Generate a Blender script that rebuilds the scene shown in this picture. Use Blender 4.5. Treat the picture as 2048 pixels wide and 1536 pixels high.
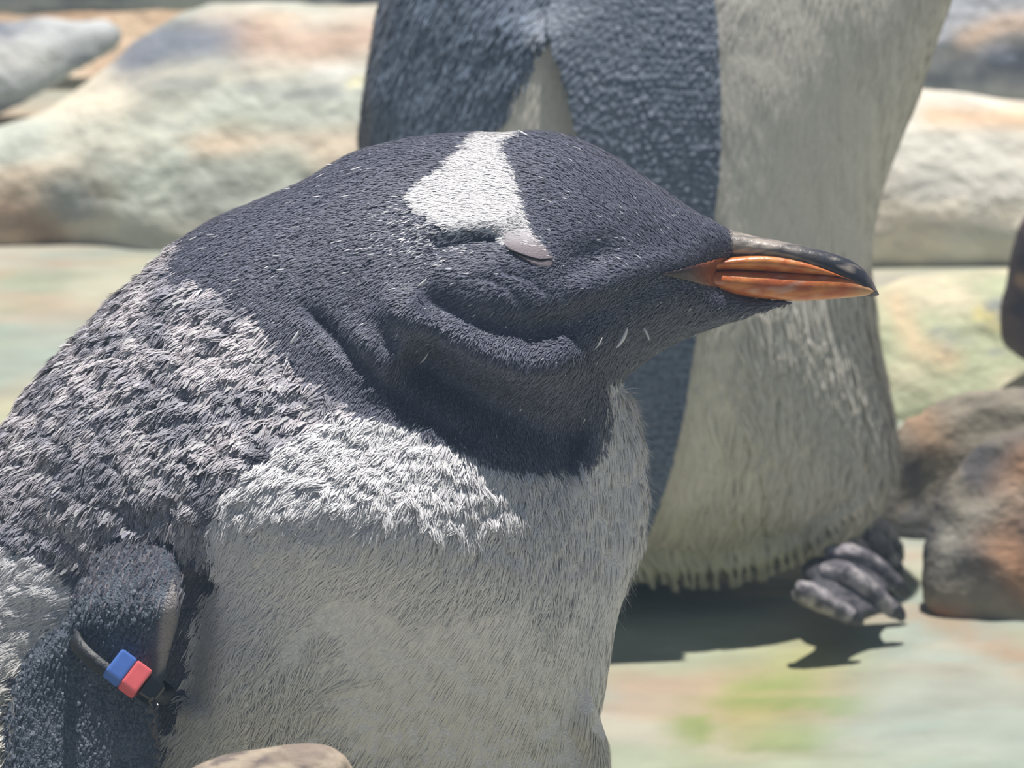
import bpy, bmesh, math, random
import numpy as np
from mathutils import Vector, Matrix, kdtree

for o in list(bpy.data.objects):
    bpy.data.objects.remove(o)
scene = bpy.context.scene
COL = scene.collection
rng = np.random.default_rng(7)
random.seed(7)

# ------------------------------------------------------------------ camera
PITCH = math.radians(14.0)
CAM_H = 0.76
FPX = 11600.0
SUN_TILT_BACK, SUN_TILT_RIGHT = 12.5, 4.0      # degrees from the zenith
cam_data = bpy.data.cameras.new('camera')
cam = bpy.data.objects.new('camera', cam_data)
COL.objects.link(cam)
cam.location = (0, 0, CAM_H)
cam.rotation_euler = (math.pi / 2 - PITCH, 0, 0)
cam_data.sensor_width = 36.0
cam_data.lens = FPX / 2048 * 36.0
cam_data.clip_start = 0.05
cam_data.clip_end = 100
cam_data.dof.use_dof = True
cam_data.dof.focus_distance = 1.94
cam_data.dof.aperture_fstop = 31.0
scene.camera = cam

# ------------------------------------------------------------------ light
world = bpy.data.worlds.new('sky')
scene.world = world
world.use_nodes = True
wn = world.node_tree.nodes
bg = wn['Background']
bg.inputs['Color'].default_value = (0.62, 0.76, 1.0, 1)
bg.inputs['Strength'].default_value = 0.20
sun_data = bpy.data.lights.new('sun', 'SUN')
sun_data.energy = 5.2
sun_data.angle = math.radians(0.6)
sun_data.color = (1.0, 0.972, 0.93)
sun = bpy.data.objects.new('sun', sun_data)
COL.objects.link(sun)
sdir = Vector((math.tan(math.radians(SUN_TILT_RIGHT)), math.tan(math.radians(SUN_TILT_BACK)), 1)).normalized()
sun.rotation_euler = sdir.to_track_quat('Z', 'Y').to_euler()
sun.location = (0.5, 2.5, 5)

vs = scene.view_settings
vs.view_transform = 'Standard'
vs.look = 'None'
vs.gamma = 1
vs.use_curve_mapping = False
vs.exposure = 0.0

# ------------------------------------------------------------------ projection helpers
CO = np.array([0, 0, CAM_H])
RIGHT = np.array([1.0, 0, 0])
FWD = np.array([0, math.cos(PITCH), -math.sin(PITCH)])
UP = np.array([0, math.sin(PITCH), math.cos(PITCH)])


def ray(px, py):
    px = np.asarray(px, float)[..., None]
    py = np.asarray(py, float)[..., None]
    return FWD + (px - 1024) / FPX * RIGHT + (768 - py) / FPX * UP


def project(p):
    d = p - CO
    z = d @ FWD
    return 1024 + FPX * (d @ RIGHT) / z, 768 - FPX * (d @ UP) / z


def ground_y(py):
    r = ray(1024, py)
    return float(r[1] * CAM_H / -r[2])


class Plane:
    """a plane through origin o, leaning back by lean radians from the vertical; axes right, up, nrm (towards the viewer)"""
    def __init__(s, o, lean):
        s.o = np.asarray(o, float)
        s.r = np.array([1.0, 0, 0])
        s.u = np.array([0, math.sin(lean), math.cos(lean)])
        s.n = np.array([0, -math.cos(lean), math.sin(lean)])

    def from_px(s, px, py, c=0.0):
        d = ray(px, py)
        t = ((s.o + np.asarray(c)[..., None] * s.n - CO) @ s.n) / (d @ s.n)
        q = CO + d * t[..., None] - s.o
        return q @ s.r, q @ s.u

    def world(s, a, b, c):
        return s.o + np.asarray(a)[..., None] * s.r + np.asarray(b)[..., None] * s.u + np.asarray(c)[..., None] * s.n


# ------------------------------------------------------------------ maths helpers
def srgb(*c):
    c = np.array(c, float) / 255.0
    return np.where(c <= 0.04045, c / 12.92, ((c + 0.055) / 1.055) ** 2.4)


def _hash(ix, iy, iz, seed):
    n = (ix * 374761393 + iy * 668265263 + iz * 2147483647 + seed * 1274126177) & 0xFFFFFFFF
    n = ((n ^ (n >> 13)) * 1274126177) & 0xFFFFFFFF
    return ((n ^ (n >> 16)) & 0xFFFF) / 65535.0


def vnoise(p, seed=0):
    p = np.asarray(p, float)
    i = np.floor(p).astype(np.int64)
    f = p - i
    f = f * f * (3 - 2 * f)
    r = 0
    for dx in (0, 1):
        wx = f[..., 0] if dx else 1 - f[..., 0]
        for dy in (0, 1):
            wy = f[..., 1] if dy else 1 - f[..., 1]
            for dz in (0, 1):
                wz = f[..., 2] if dz else 1 - f[..., 2]
                r = r + wx * wy * wz * _hash(i[..., 0] + dx, i[..., 1] + dy, i[..., 2] + dz, seed)
    return r


def fbm(p, oct=4, seed=0):
    s, a, t = 0, 0.5, 0
    p = np.asarray(p, float)
    for k in range(oct):
        s = s + a * vnoise(p, seed + k * 17)
        t += a
        a *= 0.5
        p = p * 2.03 + 11.3
    return s / t


def sstep(a, b, x):
    t = np.clip((x - a) / (b - a), 0, 1)
    return t * t * (3 - 2 * t)


def mix(a, b, t):
    t = np.asarray(t)[..., None]
    return a * (1 - t) + b * t


def spline(pts, n=5, closed=True):
    pts = np.asarray(pts, float)
    N = len(pts)
    out = []
    rngN = range(N) if closed else range(N - 1)
    for i in rngN:
        if closed:
            p0, p1, p2, p3 = pts[i - 1], pts[i], pts[(i + 1) % N], pts[(i + 2) % N]
        else:
            p0, p1, p2, p3 = pts[max(i - 1, 0)], pts[i], pts[i + 1], pts[min(i + 2, N - 1)]
        for k in range(n):
            t = k / n
            out.append(0.5 * ((2 * p1) + (-p0 + p2) * t + (2 * p0 - 5 * p1 + 4 * p2 - p3) * t * t + (-p0 + 3 * p1 - 3 * p2 + p3) * t ** 3))
    if not closed:
        out.append(pts[-1])
    return np.array(out)


def seg_dist(x, y, pts, closed=False):
    """distance of points to a polyline and the parameter along it"""
    pts = np.asarray(pts, float)
    best = np.full(np.shape(x), 1e9)
    par = np.zeros(np.shape(x))
    M = len(pts) if closed else len(pts) - 1
    for i in range(M):
        ax, ay = pts[i]
        bx, by = pts[(i + 1) % len(pts)]
        dx, dy = bx - ax, by - ay
        L = dx * dx + dy * dy + 1e-12
        t = np.clip(((x - ax) * dx + (y - ay) * dy) / L, 0, 1)
        d = np.hypot(x - ax - t * dx, y - ay - t * dy)
        m = d < best
        best = np.where(m, d, best)
        par = np.where(m, (i + t) / M, par)
    return best, par


def inside(x, y, pts):
    pts = np.asarray(pts, float)
    r = np.zeros(np.shape(x), bool)
    for i in range(len(pts)):
        ax, ay = pts[i]
        bx, by = pts[(i + 1) % len(pts)]
        if ay == by:
            continue
        c = ((ay > y) != (by > y)) & (x < (bx - ax) * (y - ay) / (by - ay) + ax)
        r ^= c
    return r


def sdist(x, y, pts):
    d, _ = seg_dist(x, y, pts, True)
    return np.where(inside(x, y, pts), d, -d)


def poly_mask(x, y, pts, soft):
    return sstep(-soft, soft, sdist(x, y, pts))


def poisson(mask, k, h):
    """solve lap(u) = -k inside the mask, zero outside (coarse to fine)"""
    levels = [(mask, k)]
    m, kk = mask, k
    while min(m.shape) > 40:
        m = m[::2, ::2]
        kk = kk[::2, ::2]
        levels.append((m, kk))
    u = None
    for li in range(len(levels) - 1, -1, -1):
        m, kk = levels[li]
        hh = h * 2 ** li
        if u is None:
            u = np.zeros(m.shape)
        else:
            u = np.repeat(np.repeat(u, 2, 0), 2, 1)
            u = np.pad(u, ((0, max(0, m.shape[0] - u.shape[0])), (0, max(0, m.shape[1] - u.shape[1]))), mode='edge')[:m.shape[0], :m.shape[1]]
        u = u * m
        for _ in range(600 if li == len(levels) - 1 else 160):
            s = np.zeros_like(u)
            s[1:-1, 1:-1] = (u[:-2, 1:-1] + u[2:, 1:-1] + u[1:-1, :-2] + u[1:-1, 2:] + hh * hh * kk[1:-1, 1:-1]) * 0.25
            u = s * m
    return u


def surface_nets(F, org, h):
    ins = F > 0
    c = [ins[dx:ins.shape[0] - 1 + dx, dy:ins.shape[1] - 1 + dy, dz:ins.shape[2] - 1 + dz] for dx in (0, 1) for dy in (0, 1) for dz in (0, 1)]
    anyc = c[0].copy()
    allc = c[0].copy()
    for q in c[1:]:
        anyc |= q
        allc &= q
    act = anyc & ~allc
    idx = np.argwhere(act)
    vid = np.full(act.shape, -1, np.int32)
    vid[act] = np.arange(len(idx))
    corners = np.array([(dx, dy, dz) for dx in (0, 1) for dy in (0, 1) for dz in (0, 1)])
    val = np.stack([F[idx[:, 0] + q[0], idx[:, 1] + q[1], idx[:, 2] + q[2]] for q in corners], 1)
    acc = np.zeros((len(idx), 3))
    cnt = np.zeros(len(idx))
    for a in range(8):
        for b in range(a + 1, 8):
            if np.abs(corners[a] - corners[b]).sum() == 1:
                va, vb = val[:, a], val[:, b]
                m = (va > 0) != (vb > 0)
                t = np.where(m, va / np.where(va == vb, 1, va - vb), 0)
                p = corners[a] + t[:, None] * (corners[b] - corners[a])
                acc += p * m[:, None]
                cnt += m
    V = (idx + acc / cnt[:, None]) * h + np.asarray(org)
    quads = []
    sh = F.shape
    for ax in range(3):
        sl0 = [slice(1, sh[i] - 1) for i in range(3)]
        sl1 = [slice(1, sh[i] - 1) for i in range(3)]
        sl0[ax] = slice(0, sh[ax] - 1)
        sl1[ax] = slice(1, sh[ax])
        A = ins[tuple(sl0)]
        B = ins[tuple(sl1)]
        e = np.argwhere(A != B)
        fl = A[e[:, 0], e[:, 1], e[:, 2]]
        off = np.ones(3, int)
        off[ax] = 0
        e = e + off
        o1 = np.zeros(3, int)
        o2 = np.zeros(3, int)
        o1[(ax + 1) % 3] = -1
        o2[(ax + 2) % 3] = -1
        def g(o):
            q = e + o
            return vid[q[:, 0], q[:, 1], q[:, 2]]
        q = np.stack([g(o1 + o2), g(o2), g(0 * o1), g(o1)], 1)
        q[~fl] = q[~fl][:, ::-1]
        quads.append(q)
    Q = np.concatenate(quads)
    return V, Q[(Q >= 0).all(1)]


class Inflate:
    """a rounded solid grown from an outline given in photograph pixels on a plane; half-thickness T(a, b)"""
    def __init__(s, plane, outline_px, h, fat, smooth=5, kfun=None):
        s.pl, s.h = plane, h
        oc = spline(outline_px, smooth) if smooth else np.asarray(outline_px, float)
        a, b = plane.from_px(oc[:, 0], oc[:, 1])
        s.poly = np.stack([a, b], 1)
        mg = 6 * h
        s.a0, s.b0 = a.min() - mg, b.min() - mg
        na, nb = int((a.max() + mg - s.a0) / h) + 2, int((b.max() + mg - s.b0) / h) + 2
        s.ga, s.gb = np.meshgrid(s.a0 + h * np.arange(na), s.b0 + h * np.arange(nb), indexing='ij')
        d = sdist(s.ga, s.gb, s.poly)
        m = d > 0
        k = np.full(m.shape, 4.0 * fat)
        if kfun is not None:
            px, py = project(plane.world(s.ga, s.gb, 0 * s.ga))
            k = k * kfun(px, py)
        u = poisson(m, k, h)
        good = d > 2 * h
        r = np.where(good, u / np.where(good, d, 1), 0)
        w = good.astype(float)
        for _ in range(14):
            rs = np.zeros_like(r)
            ws = np.zeros_like(w)
            for (i, j) in ((0, 1), (0, -1), (1, 0), (-1, 0), (1, 1), (1, -1), (-1, 1), (-1, -1)):
                rs += np.roll(r * w, (i, j), (0, 1))
                ws += np.roll(w, (i, j), (0, 1))
            nw = (w == 0) & (ws > 0)
            r = np.where(nw, rs / np.where(ws > 0, ws, 1), r)
            w = np.where(nw, 1.0, w)
        med = np.median(r[good])
        s.d = d
        s.u = np.where(w > 0, r, med) * d
        s.T = np.sqrt(np.maximum(s.u, 0))
        s.front_px()

    def front_px(s):
        s.px, s.py = project(s.pl.world(s.ga, s.gb, s.T))

    def relief(s, dT):
        """change the half-thickness by dT (metres), fading out at the outline"""
        f = sstep(0.0, 0.012, s.d)
        Tn = np.maximum(s.T + dT * f, 0.35 * s.T)
        s.u = np.where(s.d > 0, Tn ** 2, s.u)
        s.T = np.where(s.d > 0, Tn, 0)

    def Tat(s, a, b):
        fa = np.clip((np.asarray(a) - s.a0) / s.h, 0, s.T.shape[0] - 1.001)
        fb = np.clip((np.asarray(b) - s.b0) / s.h, 0, s.T.shape[1] - 1.001)
        i, j = fa.astype(int), fb.astype(int)
        x, y = fa - i, fb - j
        T = s.T
        return (T[i, j] * (1 - x) * (1 - y) + T[i + 1, j] * x * (1 - y) + T[i, j + 1] * (1 - x) * y + T[i + 1, j + 1] * x * y)

    def hit(s, px, py, off=0.0):
        """photograph pixel to the point on the near surface raised by off"""
        px = np.asarray(px, float)
        py = np.asarray(py, float)
        c = np.zeros(px.shape) + off
        for _ in range(25):
            a, b = s.pl.from_px(px, py, c)
            c = 0.5 * c + 0.5 * (s.Tat(a, b) + off)
        a, b = s.pl.from_px(px, py, c)
        return s.pl.world(a, b, c)

    def mesh(s):
        h = s.h
        cm = s.T.max() + 3 * h
        nc = int(2 * cm / h) + 2
        cs = -cm + h * np.arange(nc)
        F = (s.u[:, :, None] - (cs ** 2)[None, None, :]).astype(np.float32)
        V, Q = surface_nets(F, (s.a0, s.b0, -cm), h)
        return V, Q


def vert_normals(V, Q):
    n = np.cross(V[Q[:, 2]] - V[Q[:, 0]], V[Q[:, 3]] - V[Q[:, 1]])
    N = np.zeros_like(V)
    for k in range(4):
        for c in range(3):
            N[:, c] += np.bincount(Q[:, k], n[:, c], len(V))
    return N / (np.linalg.norm(N, axis=1, keepdims=True) + 1e-12)


# ------------------------------------------------------------------ object helpers
def make_obj(name, V, F, mat, parent=None, cols=None, smooth=True):
    me = bpy.data.meshes.new(name)
    V = np.asarray(V, np.float32)
    F = np.asarray(F) if not isinstance(F, list) else F
    if isinstance(F, np.ndarray):
        k = F.shape[1]
        me.vertices.add(len(V))
        me.vertices.foreach_set('co', V.ravel())
        me.loops.add(F.size)
        me.loops.foreach_set('vertex_index', F.astype(np.int32).ravel())
        me.polygons.add(len(F))
        me.polygons.foreach_set('loop_start', np.arange(0, F.size, k, dtype=np.int32))
        me.update(calc_edges=True)
    else:
        me.from_pydata([tuple(v) for v in V], [], F)
        me.update()
    me.polygons.foreach_set('use_smooth', np.full(len(me.polygons), smooth, bool))
    if cols is not None:
        at = me.color_attributes.new('Col', 'FLOAT_COLOR', 'POINT')
        c4 = np.ones((len(V), 4), np.float32)
        c4[:, :3] = cols
        at.data.foreach_set('color', c4.ravel())
    me.validate()
    o = bpy.data.objects.new(name, me)
    if mat:
        me.materials.append(mat)
    COL.objects.link(o)
    if parent is not None:
        o.parent = parent
        o.matrix_parent_inverse = Matrix.Translation(parent.location).inverted()
    return o


def tag(o, label=None, cat=None, group=None, kind=None):
    for k, v in (('label', label), ('category', cat), ('group', group), ('kind', kind)):
        if v:
            o[k] = v
    return o


def empty(name, loc, label, cat, group=None):
    o = bpy.data.objects.new(name, None)
    COL.objects.link(o)
    o.location = [float(x) for x in loc]
    o.empty_display_size = 0.05
    return tag(o, label, cat, group)


def material(name, color=None, rough=0.6, spec=0.4, noise=None, bump=None, sheen=0.0, sss=0.0, coat=0.0):
    """color None -> the 'Col' attribute. noise = (scale, amount) brightens/darkens; bump = (scale, distance, detail)"""
    m = bpy.data.materials.new(name)
    m.use_nodes = True
    nt = m.node_tree
    N, L = nt.nodes, nt.links
    p = N['Principled BSDF']
    p.inputs['Roughness'].default_value = rough
    p.inputs['Specular IOR Level'].default_value = spec
    p.inputs['Sheen Weight'].default_value = sheen
    p.inputs['Coat Weight'].default_value = coat
    if sss:
        p.inputs['Subsurface Weight'].default_value = sss
        p.inputs['Subsurface Scale'].default_value = 0.004
    if color is None:
        at = N.new('ShaderNodeAttribute')
        at.attribute_name = 'Col'
        src = at.outputs['Color']
    else:
        rgb = N.new('ShaderNodeRGB')
        rgb.outputs[0].default_value = (*[float(x) for x in color], 1)
        src = rgb.outputs[0]
    tc = N.new('ShaderNodeTexCoord')
    if noise:
        nz = N.new('ShaderNodeTexNoise')
        nz.inputs['Scale'].default_value = noise[0]
        nz.inputs['Detail'].default_value = 5
        L.new(tc.outputs['Object'], nz.inputs['Vector'])
        mr = N.new('ShaderNodeMapRange')
        mr.inputs[1].default_value = 0.25
        mr.inputs[2].default_value = 0.75
        mr.inputs[3].default_value = 1 - noise[1]
        mr.inputs[4].default_value = 1 + noise[1]
        L.new(nz.outputs['Fac'], mr.inputs[0])
        mx = N.new('ShaderNodeVectorMath')
        mx.operation = 'SCALE'
        L.new(src, mx.inputs[0])
        L.new(mr.outputs[0], mx.inputs['Scale'])
        src = mx.outputs[0]
    L.new(src, p.inputs['Base Color'])
    if bump:
        bz = N.new('ShaderNodeTexNoise')
        bz.inputs['Scale'].default_value = bump[0]
        bz.inputs['Detail'].default_value = bump[2] if len(bump) > 2 else 6
        L.new(tc.outputs['Object'], bz.inputs['Vector'])
        bp = N.new('ShaderNodeBump')
        bp.inputs['Distance'].default_value = bump[1]
        bp.inputs['Strength'].default_value = 1.0
        L.new(bz.outputs['Fac'], bp.inputs['Height'])
        L.new(bp.outputs['Normal'], p.inputs['Normal'])
    return m


M_rock = material('weathered_rock', None, 0.85, 0.25, noise=(35, 0.16), bump=(60, 0.006))
M_floor = material('algae_stained_floor', None, 0.75, 0.3, noise=(28, 0.10), bump=(40, 0.004))
M_skin = material('bird_skin_under_feathers', None, 0.75, 0.3, noise=(900, 0.15), bump=(1500, 0.0006, 3))
M_feather = material('feather', None, 0.55, 0.35)
M_flip = material('flipper_scales', None, 0.5, 0.4, bump=(1300, 0.0012, 2))
M_flip2 = material('grey_flipper_scales', None, 0.55, 0.4, bump=(420, 0.002, 2))
M_beak = material('horn_bill', None, 0.32, 0.5, noise=(260, 0.08), bump=(300, 0.0004), sss=0.0)
M_lid = material('eyelid_skin', None, 0.6, 0.3, bump=(1500, 0.0003))
M_foot = material('foot_skin', None, 0.6, 0.35, noise=(260, 0.35), bump=(420, 0.0015))
M_claw = material('dark_claw', srgb(58, 56, 60), 0.4, 0.5)
M_slit = material('eye_slit_dark', srgb(30, 28, 32), 0.6, 0.3)
M_blue = material('blue_plastic', srgb(84, 124, 206), 0.35, 0.5, noise=(300, 0.06), coat=0.2)
M_pink = material('pink_plastic', srgb(240, 112, 118), 0.35, 0.5, noise=(300, 0.06), coat=0.2)
M_strap = material('black_strap', srgb(48, 52, 58), 0.5, 0.5, noise=(500, 0.3), bump=(700, 0.0004))
M_buckle = material('black_gloss_plastic', srgb(20, 24, 28), 0.2, 0.6, coat=0.4)

# ------------------------------------------------------------------ floor
def ribbon_field(px, py, pts, w):
    d, _ = seg_dist(px, py, pts)
    return np.exp(-(d / w) ** 2)


C_cream = srgb(226, 220, 200)
C_green = srgb(204, 212, 184)
C_mint = srgb(194, 210, 198)
C_peach = srgb(226, 198, 172)
C_orange = srgb(208, 156, 112)
C_brown = srgb(140, 112, 92)
C_grey = srgb(150, 156, 166)
C_blue = srgb(118, 126, 144)
C_white = srgb(236, 236, 230)
C_yellow = srgb(220, 208, 130)
C_moss = srgb(168, 186, 108)

xs = np.concatenate([np.linspace(-2.5, -0.6, 20)[:-1], np.linspace(-0.6, 0.6, 161), np.linspace(0.6, 2.5, 20)[1:]])
ys = np.concatenate([np.linspace(0.8, 2.0, 14)[:-1], np.linspace(2.0, 4.2, 220), np.linspace(4.2, 6.0, 10)[1:]])
gx, gy = np.meshgrid(xs, ys, indexing='ij')
gp = np.stack([gx, gy, 0 * gx], -1)
gz = (fbm(gp * 7, 4, 3) - 0.5) * 0.012
gz *= sstep(0.0, 0.15, np.hypot(gx - 0.13, gy - 2.6)) * 0.9 + 0.1
fp = np.stack([gx, gy, gz], -1)
fpx, fpy = project(fp)
n1 = fbm(gp * np.array([9, 14, 1]), 4, 21)
n2 = fbm(gp * np.array([16, 30, 1]), 4, 33)
n3 = fbm(gp * np.array([40, 70, 1]), 3, 41)
fc = mix(C_cream, C_green, sstep(0.40, 0.62, n1))
fc = mix(fc, C_mint, sstep(0.45, 0.65, n2) * 0.75)
fc = mix(fc, C_peach, sstep(0.52, 0.70, fbm(gp * np.array([12, 20, 1]), 3, 55)) * 0.6)
fc = mix(fc, C_yellow, np.clip(ribbon_field(fpx, fpy, [(1480, 1420), (1640, 1340)], 90) * (0.3 + 1.2 * n2), 0, 1) * 0.8)
fc = mix(fc, C_moss, np.clip(ribbon_field(fpx, fpy, [(1400, 1440), (1560, 1400), (1680, 1400)], 60) * sstep(0.35, 0.62, n3) * 1.3, 0, 1) * 0.85)
fc = mix(fc, C_moss, np.clip(ribbon_field(fpx, fpy, [(1480, 1530), (1600, 1500)], 60) * sstep(0.35, 0.6, n2), 0, 1) * 0.7)
fc = mix(fc, C_peach, ribbon_field(fpx, fpy, [(1250, 1375), (1420, 1370)], 30) * 0.7)
fc = mix(fc, C_orange, ribbon_field(fpx, fpy, [(1880, 1235), (1960, 1270), (2048, 1320), (2300, 1400)], 34) * np.clip(2.2 * n3 - 0.5, 0, 1) * 0.8)
fc = mix(fc, C_mint, np.clip(ribbon_field(fpx, fpy, [(1800, 1430), (2100, 1480)], 130) * 0.8, 0, 1))
fc = mix(fc, C_mint, np.clip(ribbon_field(fpx, fpy, [(-50, 740), (180, 700)], 60) * 0.9, 0, 1))
fc = mix(fc, srgb(226, 228, 190), ribbon_field(fpx, fpy, [(0, 830), (90, 800)], 30) * 0.8)
fc = mix(fc, srgb(232, 232, 205), ribbon_field(fpx, fpy, [(180, 580), (330, 560)], 40) * 0.8)
fc = fc * (0.46 + 0.20 * n3)[..., None]
nx, ny = gx.shape
ii = np.arange(nx * ny).reshape(nx, ny)
fq = np.stack([ii[:-1, :-1], ii[1:, :-1], ii[1:, 1:], ii[:-1, 1:]], -1).reshape(-1, 4)
tag(make_obj('floor', fp.reshape(-1, 3), fq, M_floor, cols=fc.reshape(-1, 3)), 'pale rock floor with green and orange algae stains', kind='structure')

# ------------------------------------------------------------------ back wall (sandy rock face seen in the clefts between boulders)
wx, wt = np.meshgrid(np.linspace(-2.5, 2.5, 240), np.linspace(0, 1.3, 110), indexing='ij')
wp = np.stack([wx, 3.90 + wt * 0.75, wt * 0.62 - 0.02], -1)
wn_ = fbm(wp * 6, 4, 5)
wp[..., 2] += (wn_ - 0.5) * 0.06
wc = mix(srgb(214, 186, 156), srgb(200, 158, 122), sstep(0.4, 0.6, fbm(wp * 14, 4, 8)))
wc = mix(wc, srgb(224, 206, 184), sstep(0.5, 0.7, fbm(wp * 9, 3, 9)))
nx, ny = wx.shape
ii = np.arange(nx * ny).reshape(nx, ny)
wq = np.stack([ii[:-1, :-1], ii[1:, :-1], ii[1:, 1:], ii[:-1, 1:]], -1).reshape(-1, 4)
tag(make_obj('wall_back', wp.reshape(-1, 3), wq, M_rock, cols=wc.reshape(-1, 3)), 'orange sandy rock bank behind the boulders', kind='structure')


# ------------------------------------------------------------------ boulders
def boulder(name, label, outline, y0, lean, fat, h, paint, rough_amp=0.012, seed=0, smooth=4):
    pl = Plane((0, y0, 0), math.radians(lean))
    inf = Inflate(pl, outline, h, fat, smooth)
    V, Q = inf.mesh()
    W = pl.world(V[:, 0], V[:, 1], V[:, 2])
    N = vert_normals(W, Q)
    W = W + N * ((fbm(W * 11, 4, seed) - 0.5) * 2 * rough_amp + (fbm(W * 45, 3, seed + 5) - 0.5) * 0.45 * rough_amp)[:, None]
    px, py = project(W)
    o = make_obj(name, W, Q, M_rock, cols=paint(px, py, W))
    tag(o, label, 'rock', None)
    return inf


def paint_left_pale(px, py, W):
    a = fbm(W * np.array([10, 16, 24]), 4, 61)
    b = fbm(W * np.array([14, 30, 50]), 4, 62)
    c = mix(srgb(226, 218, 198), srgb(206, 212, 200), sstep(0.38, 0.62, a))
    c = mix(c, srgb(178, 180, 168), sstep(0.52, 0.68, b) * 0.8)
    c = mix(c, srgb(224, 202, 176), sstep(0.50, 0.66, fbm(W * np.array([12, 20, 30]), 3, 63)) * 0.7)
    c = mix(c, C_blue, np.clip(ribbon_field(px, py, [(250, 120), (330, 85), (480, 75)], 42) * (0.5 + b), 0, 1) * 0.85)
    c = mix(c, srgb(206, 176, 156), ribbon_field(px, py, [(520, 80), (640, 90), (740, 70)], 55) * 0.85)
    c = mix(c, C_white, ribbon_field(px, py, [(640, 148), (700, 150)], 14))
    c = mix(c, srgb(236, 230, 190), ribbon_field(px, py, [(700, 160), (725, 165)], 10))
    c = mix(c, srgb(150, 156, 156), ribbon_field(px, py, [(270, 165), (420, 168)], 14) * 0.7)
    c = mix(c, srgb(150, 154, 156), ribbon_field(px, py, [(490, 172), (570, 182), (700, 180)], 10) * 0.7)
    c = mix(c, srgb(160, 162, 140), ribbon_field(px, py, [(430, 245), (520, 240)], 16) * 0.6)
    c = mix(c, C_brown, np.clip(ribbon_field(px, py, [(-100, 400), (30, 440), (110, 480)], 50) * (0.4 + 1.1 * a), 0, 1) * 0.85)
    c = mix(c, srgb(150, 156, 160), ribbon_field(px, py, [(120, 400), (170, 410)], 36) * 0.6)
    c = mix(c, srgb(186, 186, 178), ribbon_field(px, py, [(200, 490), (330, 470), (420, 420)], 60) * 0.6)
    return c


def paint_left_grey(px, py, W):
    a = fbm(W * np.array([14, 20, 34]), 4, 71)
    c = mix(srgb(196, 200, 202), srgb(112, 118, 134), sstep(0.40, 0.58, a))
    c = mix(c, C_white, ribbon_field(px, py, [(0, 110), (80, 120)], 34) * 0.7)
    return c


def paint_right_grey(px, py, W):
    a = fbm(W * np.array([22, 22, 40]), 4, 81)
    c = mix(srgb(204, 208, 216), srgb(140, 146, 162), sstep(0.40, 0.60, a))
    c = mix(c, srgb(232, 206, 182), ribbon_field(px, py, [(1930, 80), (2000, 50), (2100, 40)], 24))
    c = mix(c, srgb(200, 150, 110), ribbon_field(px, py, [(1830, 205), (2048, 225)], 10))
    return c


def paint_right_cream(px, py, W):
    a = fbm(W * np.array([12, 16, 26]), 4, 91)
    b = fbm(W * np.array([12, 22, 44]), 4, 92)
    c = mix(srgb(232, 222, 204), srgb(222, 220, 208), sstep(0.4, 0.6, a))
    c = mix(c, srgb(198, 196, 190), sstep(0.54, 0.70, b) * 0.7)
    c = mix(c, srgb(226, 188, 150), ribbon_field(px, py, [(1860, 232), (2060, 240)], 22) * 0.8)
    c = mix(c, srgb(130, 120, 112), ribbon_field(px, py, [(1760, 545), (1900, 548), (2048, 530)], 12) * 0.8)
    return c


def paint_mossy(px, py, W):
    a = fbm(W * np.array([18, 26, 30]), 4, 101)
    b = fbm(W * np.array([30, 40, 50]), 4, 102)
    c = mix(srgb(212, 202, 176), srgb(184, 190, 158), sstep(0.38, 0.6, a))
    c = mix(c, srgb(138, 144, 148), sstep(0.52, 0.64, b) * 0.85)
    c = mix(c, srgb(222, 206, 120), ribbon_field(px, py, [(1960, 625), (2000, 650)], 12) * 0.7)
    c = mix(c, srgb(222, 194, 160), ribbon_field(px, py, [(1790, 600), (1830, 690), (1900, 720)], 24) * 0.7)
    return c


def paint_dark(px, py, W):
    a = fbm(W * np.array([24, 24, 30]), 4, 111)
    b = fbm(W * np.array([50, 50, 60]), 4, 112)
    c = mix(srgb(160, 152, 138), srgb(104, 102, 100), sstep(0.36, 0.6, a))
    c = mix(c, srgb(92, 92, 96), sstep(0.5, 0.64, b) * 0.8)
    c = mix(c, srgb(196, 150, 116), np.clip(ribbon_field(px, py, [(2060, 930), (1990, 1060), (2060, 1180)], 46) * 1.2 * a, 0, 1))
    c = mix(c, srgb(188, 148, 114), np.clip(ribbon_field(px, py, [(1830, 830), (1870, 880)], 40) * a * 1.3, 0, 1))
    c = mix(c, srgb(206, 202, 190), np.clip(ribbon_field(px, py, [(1900, 1100), (1930, 1050), (2040, 1000)], 34) * b * 1.3, 0, 1))
    c = mix(c, srgb(206, 138, 96), ribbon_field(px, py, [(1880, 1235), (1960, 1270), (2048, 1310), (2200, 1380)], 20) * 0.8)
    return c * 0.85


def paint_brown(px, py, W):
    a = fbm(W * 40, 4, 121)
    c = mix(srgb(70, 66, 78), srgb(96, 84, 84), sstep(0.4, 0.65, a))
    return mix(c, srgb(168, 142, 122), ribbon_field(px, py, [(2040, 560), (2075, 575)], 14))


def paint_near(px, py, W):
    a = fbm(W * 90, 4, 131)
    c = mix(srgb(178, 164, 146), srgb(140, 126, 116), sstep(0.42, 0.62, a))
    return mix(c, srgb(100, 92, 92), sstep(0.58, 0.7, fbm(W * 160, 4, 132)) * 0.8)


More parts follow.
